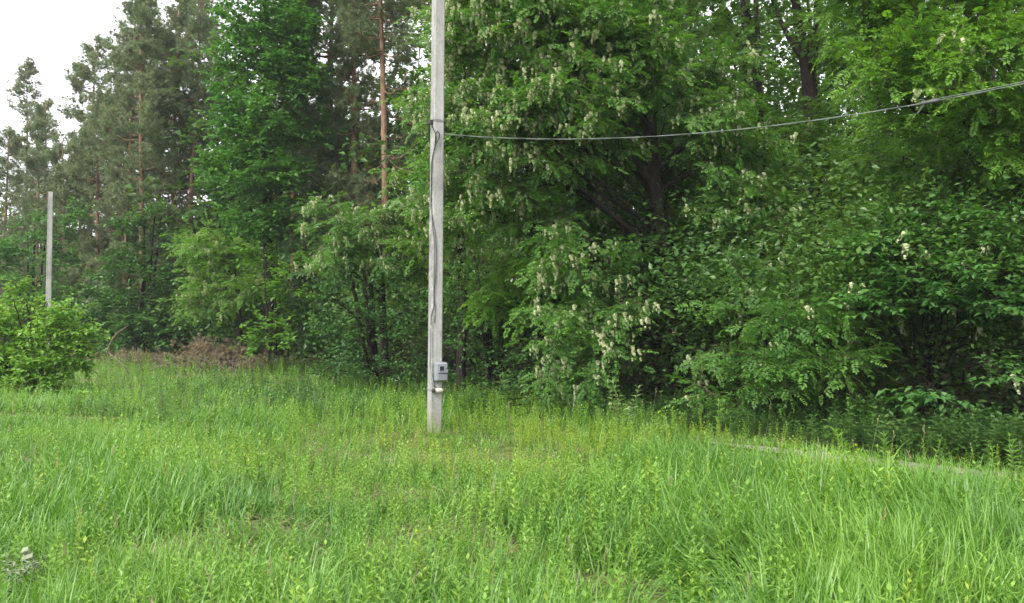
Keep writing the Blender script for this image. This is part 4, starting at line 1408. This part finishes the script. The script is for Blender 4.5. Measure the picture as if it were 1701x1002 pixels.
# ------------------------------------------------------------------ concrete posts
def concrete_mat():
    m, nt, out = new_mat('weathered_concrete')
    N, L = nt.nodes, nt.links
    tc = N.new('ShaderNodeTexCoord')
    def noise(scale, st, det=8):
        mp = N.new('ShaderNodeMapping'); mp.inputs['Scale'].default_value = st
        L.new(tc.outputs['Object'], mp.inputs['Vector'])
        n = N.new('ShaderNodeTexNoise'); n.inputs['Scale'].default_value = scale; n.inputs['Detail'].default_value = det; n.inputs['Roughness'].default_value = .7
        L.new(mp.outputs[0], n.inputs['Vector'])
        return n
    big, fine, streak = noise(3, (1, 1, .6)), noise(45, (1, 1, 1)), noise(14, (1.6, 1.6, .12))
    c1 = ramp(nt, [(.3, (.24, .239, .232)), (.5, (.37, .369, .358)), (.7, (.47, .468, .455))]); L.new(big.outputs['Fac'], c1.inputs['Fac'])
    c2 = ramp(nt, [(.3, (.62, .60, .56)), (.5, (.95, .95, .94)), (.7, (1, 1, 1))]); L.new(fine.outputs['Fac'], c2.inputs['Fac'])
    c3 = ramp(nt, [(.30, (.36, .34, .31)), (.45, (1, 1, 1))]); L.new(streak.outputs['Fac'], c3.inputs['Fac'])
    m1 = N.new('ShaderNodeMixRGB'); m1.blend_type = 'MULTIPLY'; m1.inputs['Fac'].default_value = .8
    L.new(c1.outputs[0], m1.inputs['Color1']); L.new(c2.outputs[0], m1.inputs['Color2'])
    m2 = N.new('ShaderNodeMixRGB'); m2.blend_type = 'MULTIPLY'; m2.inputs['Fac'].default_value = .8
    L.new(m1.outputs[0], m2.inputs['Color1']); L.new(c3.outputs[0], m2.inputs['Color2'])
    # grime along the front arris, broken up by noise
    rt = N.new('ShaderNodeMapping'); rt.inputs['Rotation'].default_value = (0, 0, -TH)
    L.new(tc.outputs['Object'], rt.inputs['Vector'])
    sx = N.new('ShaderNodeSeparateXYZ'); L.new(rt.outputs[0], sx.inputs[0])
    ax = N.new('ShaderNodeMath'); ax.operation = 'ADD'; ax.inputs[1].default_value = .066; L.new(sx.outputs['X'], ax.inputs[0])
    ab = N.new('ShaderNodeMath'); ab.operation = 'ABSOLUTE'; L.new(ax.outputs[0], ab.inputs[0])
    mr = N.new('ShaderNodeMapRange'); mr.inputs['From Min'].default_value = .004; mr.inputs['From Max'].default_value = .020
    mr.inputs['To Min'].default_value = 1; mr.inputs['To Max'].default_value = 0
    L.new(ab.outputs[0], mr.inputs['Value'])
    gz = noise(5, (1, 1, .8), 5)
    gr = ramp(nt, [(.40, (0, 0, 0)), (.56, (1, 1, 1))]); L.new(gz.outputs['Fac'], gr.inputs['Fac'])
    mm = N.new('ShaderNodeMath'); mm.operation = 'MULTIPLY'; L.new(mr.outputs[0], mm.inputs[0]); L.new(gr.outputs[0], mm.inputs[1])
    m3 = N.new('ShaderNodeMixRGB'); m3.inputs['Color2'].default_value = (.10, .10, .10, 1)
    mf = N.new('ShaderNodeMath'); mf.operation = 'MULTIPLY'; mf.inputs[1].default_value = .75; L.new(mm.outputs[0], mf.inputs[0])
    L.new(mf.outputs[0], m3.inputs['Fac']); L.new(m2.outputs[0], m3.inputs['Color1'])
    # damp green-brown foot
    so_ = N.new('ShaderNodeSeparateXYZ'); L.new(tc.outputs['Object'], so_.inputs[0])
    mz = N.new('ShaderNodeMapRange'); mz.inputs['From Min'].default_value = .05; mz.inputs['From Max'].default_value = .7
    mz.inputs['To Min'].default_value = .8; mz.inputs['To Max'].default_value = 0
    L.new(so_.outputs['Z'], mz.inputs['Value'])
    mk = N.new('ShaderNodeMath'); mk.operation = 'MULTIPLY'; L.new(mz.outputs[0], mk.inputs[0]); L.new(big.outputs['Fac'], mk.inputs[1])
    m4 = N.new('ShaderNodeMixRGB'); m4.inputs['Color2'].default_value = (.16, .14, .09, 1)
    L.new(mk.outputs[0], m4.inputs['Fac']); L.new(m3.outputs[0], m4.inputs['Color1'])
    m2 = m4
    p = N.new('ShaderNodeBsdfPrincipled'); p.inputs['Roughness'].default_value = .9; p.inputs['Specular IOR Level'].default_value = .2
    L.new(m2.outputs[0], p.inputs['Base Color'])
    b = N.new('ShaderNodeBump'); b.inputs['Strength'].default_value = .5; b.inputs['Distance'].default_value = .006
    L.new(fine.outputs['Fac'], b.inputs['Height']); L.new(b.outputs[0], p.inputs['Normal'])
    L.new(p.outputs[0], out.inputs['Surface'])
    return m


TH = R(27)                        # the posts stand turned: wide view of one face, narrow view of the next
M['concrete'] = concrete_mat()
M['pvc'] = solid_mat('grey_plastic', [(.3, (.20, .215, .23)), (.7, (.26, .275, .29))], scale=12, rough=.45, spec=.5)
M['pvc_panel'] = solid_mat('grey_panel', [(.3, (.145, .16, .18)), (.7, (.19, .205, .225))], scale=12, rough=.45, spec=.5)
M['screen'] = solid_mat('meter_window', [(.3, (.006, .010, .022)), (.7, (.02, .03, .05))], scale=20, rough=.12, spec=.6)
M['black'] = solid_mat('black_rubber', [(.3, (.015, .015, .017)), (.7, (.04, .04, .042))], rough=.6)
M['cable'] = solid_mat('grey_cable', [(.3, (.05, .05, .055)), (.7, (.11, .11, .115))], rough=.55)
M['steel'] = solid_mat('galvanised_steel', [(.3, (.25, .25, .25)), (.7, (.45, .45, .45))], rough=.45, metallic=.8, scale=20)
M['ceramic'] = solid_mat('cream_ceramic', [(.3, (.38, .36, .29)), (.7, (.60, .57, .48))], rough=.4, scale=14, spec=.5)
M['rust'] = solid_mat('rusty_iron', [(.3, (.07, .045, .03)), (.7, (.22, .15, .10))], rough=.85, scale=20)
M['alu'] = solid_mat('weathered_aluminium', [(.3, (.12, .14, .13)), (.7, (.20, .225, .21))], rough=.5, metallic=.2, scale=12)


def post_section(w, d, ch):
    a, b = w / 2, d / 2
    return np.array([[-a + ch, -b], [a - ch, -b], [a, -b + ch], [a, b - ch], [a - ch, b], [-a + ch, b], [-a, b - ch], [-a, -b + ch]])


def post_mesh(H, w0, w1, lean):
    c, s = math.cos(TH), math.sin(TH)
    rot = np.array([[c, -s], [s, c]])
    zs = np.array([-.3, 0, H * .25, H * .5, H * .75, H - .012, H])
    V = []
    for z in zs:
        f = max(z, 0) / H
        w = (w0 + (w1 - w0) * f) * (1 if z < H else .93)
        q = post_section(w, w * .98, .016) @ rot.T
        V.append(np.column_stack([q[:, 0] + lean * z, q[:, 1], np.full(8, z)]))
    V = np.concatenate(V)
    n = len(zs)
    F = np.array([[i * 8 + j, i * 8 + (j + 1) % 8, (i + 1) * 8 + (j + 1) % 8, (i + 1) * 8 + j] for i in range(n - 1) for j in range(8)])
    mb = MB()
    mb.add(V, [F, np.arange(8)[None, ::-1], (np.arange(8) + (n - 1) * 8)[None]])
    return mb


PY = 12.0
PX = xof(722, PY)
PZ = float(gh(PX, PY))
LEAN = .0062
post = empty('utility_pole', (PX, PY, PZ), 'tall grey concrete pole with the meter box in the middle of the clearing', 'pole', 'concrete poles')
post_mesh(7.4, .176, .158, LEAN).build('shaft', M['concrete'], post)
for zz in (7.15, 6.9):
    mb = MB()
    V, F = tube(np.array([[LEAN * zz - .14, -.05, zz], [LEAN * zz + .14, .05, zz]]), .008, 6); mb.add(V, F, 0, True)
    mb.build('bolt', M['steel'], post)

# the axes of the post's two visible faces
fr = np.array([math.sin(TH), -math.cos(TH), 0.0])        # normal of the right-hand (wide) face
fx = np.array([math.cos(TH), math.sin(TH), 0.0])         # along that face, to the right
fl = -fx                                                 # normal of the left-hand face


def pole_w(z):
    return .176 + (.158 - .176) * z / 7.4


def on_right(u, z, out):
    """A point on the right-hand face: u across (to the right), z up, out from the face; pole coordinates."""
    return np.array([LEAN * z, 0, z]) + fr * (pole_w(z) * .49 + out) + fx * u


def on_left(u, z, out):
    return np.array([LEAN * z, 0, z]) + fl * (pole_w(z) * .5 + out) + fr * u


RM = np.column_stack([fx, -fr, [0, 0, 1]])               # local x across, y into the face, z up


def bevel_box(c, s, bev, mat=0, mb=None, rot=RM, slope=0.0):
    """A box with chamfered vertical and front edges."""
    mb = mb or MB()
    w, d, h = s
    V, Fs = [], []
    for (y, k) in ((d / 2, 0), (-d / 2 + bev, 0), (-d / 2, bev)):
        for (x, z) in ((-w / 2 + bev, -h / 2), (w / 2 - bev, -h / 2), (w / 2, -h / 2 + bev), (w / 2, h / 2 - bev), (w / 2 - bev, h / 2), (-w / 2 + bev, h / 2), (-w / 2, h / 2 - bev), (-w / 2, -h / 2 + bev)):
            V.append([x * (1 - 2 * k / w), y, z * (1 - 2 * k / h)])
    V = np.array(V) @ rot.T + np.array(c)
    F = np.array([[i * 8 + j, i * 8 + (j + 1) % 8, (i + 1) * 8 + (j + 1) % 8, (i + 1) * 8 + j] for i in range(2) for j in range(8)])
    mb.add(V, [F, np.arange(8)[None, ::-1], (np.arange(8) + 16)[None]], mat)
    return mb


# meter box on the right-hand face
bz = at(732, 617, PY)[2] - PZ
BW, BH, BD = .185, .272, .08
bc = on_right(.038, bz, BD / 2 + .012)
box = empty('meter_box', np.array([PX, PY, PZ]) + on_right(.038, bz - BH / 2, .012), 'grey plastic electricity meter box fixed low on the concrete pole', 'meter box')
off = np.array([PX, PY, PZ]) - np.array(box.location)


def bpt(u, v, out):
    u *= .82
    """A point on the meter box lid: u right, v up from the centre, out towards the viewer."""
    return on_right(.038 + u, bz + v, BD + .012 + out) + off


bevel_box(bc + off, (BW, BD, BH), .012).build('housing', M['pvc'], box)
lid = bevel_box(bpt(.006, 0, .007), (BW - .020, .016, BH - .020), .006).build('lid', M['pvc'], box)
fb = MB()
for (u, v, w, h) in ((0, .055, .084, .012), (0, -.023, .084, .012), (-.046, .016, .010, .065), (.046, .016, .010, .065)):
    bevel_box(bpt(u - .004, v + .032, .018), (w, .010, h), .003, mb=fb)
fb.build('window_frame', M['pvc'], lid)
bevel_box(bpt(-.004, .048, .0165), (.066, .004, .064), .001).build('display', M['screen'], lid)
bevel_box(bpt(.012, -.022, .018), (.135, .010, .015), .003).build('slot', M['black'], lid)
bevel_box(bpt(.010, -.082, .018), (.130, .009, .085), .004).build('lower_panel', M['pvc_panel'], lid)
bevel_box(bpt(.098, .018, .014), (.030, .024, .065), .005).build('latch', M['pvc_panel'], box)
bevel_box(bpt(.095, .048, .020), (.034, .014, .010), .003).build('catch', M['black'], box)
for v in (.105, -.10):
    bevel_box(on_right(-.01, bz + v, .005) + off, (.13, .010, .024), .002).build('bracket', M['steel'], box)

# socket and its strap under the box
sz = at(730, 648, PY)[2] - PZ
so = empty('socket_outlet', np.array([PX, PY, PZ]) + on_right(0, sz, .0), 'cream round socket strapped to the pole under the meter box', 'socket')
soff = np.array([PX, PY, PZ]) - np.array(so.location)
mb = MB()
c0 = on_right(.03, sz, .03) + soff
V, F = tube(np.array([c0 - fx * .06, c0 - fx * .058, c0 + fx * .03, c0 + fx * .045]), [.028, .034, .036, .026], 14); mb.add(V, F, 0, True)
mb.build('shell', M['ceramic'], so)
mb = MB(); V, F = tube(np.array([c0 - fx * .115, c0 - fx * .085, c0 - fx * .075]), [.026, .030, .022], 12); mb.add(V, F, 0, True)
mb.build('gland', M['black'], so)
mb = MB(); V, F = tube(np.array([c0 + fx * .045, c0 + fx * .06, c0 + fx * .075]), [.020, .030, .027], 12); mb.add(V, F, 0, True)
mb.build('plug', M['rust'], so)
mb = MB()
w = pole_w(sz)
loop = []
for a in np.linspace(0, 2 * np.pi, 33):
    q = np.array([math.cos(a), math.sin(a)])
    q = q / max(abs(q)) * (w / 2 + .005)
    loop.append(np.array([LEAN * sz, 0, sz + .012]) + fx * q[0] - fr * q[1])
V, F = tube(np.array(loop) + soff, .005, 5); mb.add(V, F, 0, True)
mb.build('strap', M['steel'], so)
mb = MB()
for k, (u1, z1) in enumerate(((.12, .05), (.135, .02), (.10, .075))):
    P = smooth_line(np.array([c0 + fx * .02, c0 + fx * (.05 + .01 * k) + np.array([0, 0, .05 + .01 * k]) + fr * .02, on_right(u1 + .02, sz + z1, .02) + soff, on_right(u1 + .05, sz + z1 - .04, .02) + soff]), 12)
    V, F = tube(P, .004, 5); mb.add(V, F, 0, True)
P = smooth_line(np.array([on_right(-.06, bz - .02, .008) + soff, on_right(-.062, bz - .13, .01) + soff, on_right(-.03, sz + .035, .02) + soff, c0 - fx * .03 + np.array([0, 0, .03])]), 14)
V, F = tube(P, .006, 6); mb.add(V, F, 0, True)
mb.build('lead', M['cable'], so)


# cables running down the pole
def pole_line(label, pts, r, mat, name='cable', n=40):
    P = smooth_line(np.array(pts), n)
    base = np.array([PX, PY, PZ]) + P[0]
    m_ = MB()
    V, F = tube(P - P[0], r, 6)
    m_.add(V, F, 0, True)
    o = m_.build(name, M[mat])
    o.location = tuple(base)
    return tag(o, label, 'cable')


def zpix(py):
    return at(725, py, PY)[2] - PZ


pole_line('dark cable looping in a teardrop below the clamp on the pole',
          [on_left(.02, zpix(206), .02), on_left(.055, zpix(212), .02), on_right(-.055, zpix(228), .012), on_right(-.06, zpix(242), .012), on_right(-.075, zpix(252), .014), on_right(-.062, zpix(243), .018),
           on_right(-.005, zpix(232), .02), on_right(.0, zpix(225), .02), on_right(-.035, zpix(221), .02), on_right(-.06, zpix(228), .016), on_right(-.072, zpix(246), .014), on_left(.075, zpix(262), .012), on_left(.04, zpix(275), .012), on_left(.03, zpix(300), .01), on_left(.03, zpix(345), .01)], .0068, 'black', n=90)
pole_line('left of two thin cables running down the middle of the pole',
          [on_left(.03, zpix(340), .009), on_left(.06, zpix(365), .009), on_right(-.07, zpix(400), .009), on_right(-.062, zpix(440), .009), on_right(-.062, zpix(480), .009), on_right(-.066, zpix(510), .009), on_left(.07, zpix(525), .009), on_left(.06, zpix(540), .006)], .0052, 'cable')
pole_line('right of two thin cables running down the middle of the pole',
          [on_left(.035, zpix(338), .010), on_left(.075, zpix(362), .010), on_right(-.045, zpix(392), .009), on_right(-.025, zpix(425), .009), on_right(-.035, zpix(460), .009), on_right(-.055, zpix(490), .010), on_right(-.04, zpix(515), .009), on_right(-.052, zpix(536), .006)], .0052, 'cable')
pole_line('pale conduit down the left face of the pole to the meter box',
          [on_left(.045, zpix(545), .010), on_left(.05, zpix(580), .010), on_left(.05, zpix(610), .010), on_right(-.07, zpix(632), .012), on_right(-.055, zpix(640), .014)], .008, 'pvc')

# clamp that carries the wire
cl = empty('anchor_clamp', np.array([PX, PY, PZ]) + on_left(0, zpix(205), 0), 'black anchor clamp on the left side of the pole where the wire arrives', 'clamp')
coff = np.array([PX, PY, PZ]) - np.array(cl.location)
mb = MB(); bevel_box(on_left(.02, zpix(205), .025) + coff, (.06, .05, .07), .008, mb=mb, rot=np.column_stack([fr, fx, [0, 0, 1]]))
mb.build('jaw', M['black'], cl)
mb = MB()
w = pole_w(zpix(203))
for zz in (zpix(203), zpix(203) + .02):
    loop = []
    for a in np.linspace(0, 2 * np.pi, 33):
        q = np.array([math.cos(a), math.sin(a)])
        q = q / max(abs(q)) * (w / 2 + .004)
        loop.append(np.array([LEAN * zz, 0, zz]) + fx * q[0] - fr * q[1])
    V, F = tube(np.array(loop) + coff, .004, 5); mb.add(V, F, 0, True)
mb.build('band', M['steel'], cl)

# the overhead wire, sagging towards the right and nearer to the camera
W0 = np.array([PX + .07, PY + .02])
W1 = np.array([xof(1701, 8.2), 8.2])


def wire_pt(t):
    xy = W0 + (W1 - W0) * t
    return np.array([xy[0], xy[1], 4.52 - 1.505 * t + 1.085 * t * t])


ts = np.linspace(0, 1.9, 260)
WP = np.array([wire_pt(t) for t in ts])
wire = empty('overhead_wire', WP[0], 'twisted twin overhead wire sagging from the pole out to the right', 'wire')
for k in range(2):
    ph = ts * 48 + k * np.pi
    amp = .0040 * (1 + .25 * np.sin(ts * 37))
    P = WP - WP[0]
    P = P + np.stack([0 * ts, np.cos(ph) * amp, np.sin(ph) * amp], -1)
    mb = MB(); V, F = tube(P, .0031, 6); mb.add(V, F, 0, True)
    mb.build('strand', M['alu'], wire)
tc_ = .888
mb = MB()
sel = ts >= tc_
P = WP[sel] - WP[0] + np.array([0, 0, .020])
V, F = tube(P, .0038, 5); mb.add(V, F, 0, True)
mb.build('messenger', M['alu'], wire)
pc = wire_pt(tc_) - WP[0]
dr = unit(wire_pt(tc_ + .02) - wire_pt(tc_))
wc = empty('wire_clamp', wire_pt(tc_), 'dark splice clamp with a loose tail on the overhead wire near the right edge', 'clamp')
mb = MB(); V, F = tube(np.array([-dr * .09, -dr * .07, dr * .07, dr * .10]), [.012, .020, .020, .013], 8); mb.add(V, F, 0, True)
mb.build('sleeve', M['cable'], wc)
mb = MB(); P = smooth_line(np.array([-dr * .02, -dr * .06 + [0, 0, -.03], -dr * .10 + [0, 0, -.09], -dr * .12 + [0, 0, -.105]]), 10); V, F = tube(P, .007, 6); mb.add(V, F, 0, True)
P = smooth_line(np.array([-dr * .02, -dr * .05 + [0, 0, .03], -dr * .10 + [0, 0, .045]]), 8); V, F = tube(P, .006, 6); mb.add(V, F, 0, True)
mb.build('tail', M['cable'], wc)

# the far post behind the bright bush
FX, FY = xof(80, 30.0), 30.0
fp = empty('utility_pole', (FX, FY, float(gh(FX, FY))), 'far pale concrete post without fittings rising behind the bright bush', 'pole', 'concrete poles')
ftop = at(80, 319, FY)[2] - float(gh(FX, FY))
post_mesh(ftop, .20, .165, .0).build('shaft', M['concrete'], fp)


# ------------------------------------------------------------------ pale litter in the bottom left corner
M['bleached'] = leaf_mat('bleached_leaf', (.15, .18, .11), (.24, .27, .18), (.35, .38, .28), trans=.15, tcol=(1, 1, .9), rough=.6)
weed('silvery_weed', 'withered silvery-leaved weed in the bottom left corner', 6, 4.62, .17, 'bleached', 12, stems=8, nodes=6, per=4, ll=.55, lw=.15, up=.1, spread=.13)


def bark_piece():
    rng = np.random.default_rng(9)
    p = at(52, 945, 4.9)
    n, m = 13, 7
    V = []
    for i in range(n):
        t = i / (n - 1)
        wd = .05 * math.sin(math.pi * (t * .85 + .1)) + .008
        for j in range(m):
            a = (j / (m - 1) - .5) * 2.2
            V.append([math.sin(a) * wd + rng.normal(0, .002), -math.cos(a) * wd * .6 + .012 * math.sin(t * 40), (t - .5) * .27])
    V = np.array(V)
    c, s = math.cos(.32), math.sin(.32)
    V = np.column_stack([V[:, 0] * c - V[:, 2] * s, V[:, 1], V[:, 0] * s + V[:, 2] * c])
    F = np.array([[i * m + j, i * m + j + 1, (i + 1) * m + j + 1, (i + 1) * m + j] for i in range(n - 1) for j in range(m - 1)])
    mb = MB(); mb.add(V, F)
    V2 = V + np.array([0, .006, 0])
    mb.add(V2, F[:, ::-1])
    o = mb.build('bark_piece', M['bleached'])
    o.location = tuple(p)
    tag(o, 'curled whitish strip of bark leaning in the grass near the bottom left corner', 'bark')


bark_piece()

# ------------------------------------------------------------------ the faint haze of the damp air
def build_haze():
    m, nt, out = new_mat('haze_air')
    v = nt.nodes.new('ShaderNodeVolumePrincipled')
    v.inputs['Color'].default_value = (.93, .96, 1.0, 1)
    v.inputs['Density'].default_value = .0005
    nt.links.new(v.outputs[0], out.inputs['Volume'])
    V, F = box_vf((0, 12, 15.2), (1860, 1860, 33))
    mb = MB(); mb.add(V, F)
    o = mb.build('haze', m, kind='stuff')
    o['label'] = 'faint pale haze filling the air'


build_haze()
tot = {}
for o in bpy.data.objects:
    if o.type == 'MESH':
        tot[o.data.name] = sum(len(p.vertices) - 2 for p in o.data.polygons) if len(o.data.polygons) < 2000 else int(len(o.data.loops) - 2 * len(o.data.polygons))
print('triangles', sum(tot.values()), sorted(tot.items(), key=lambda k: -k[1])[:14])
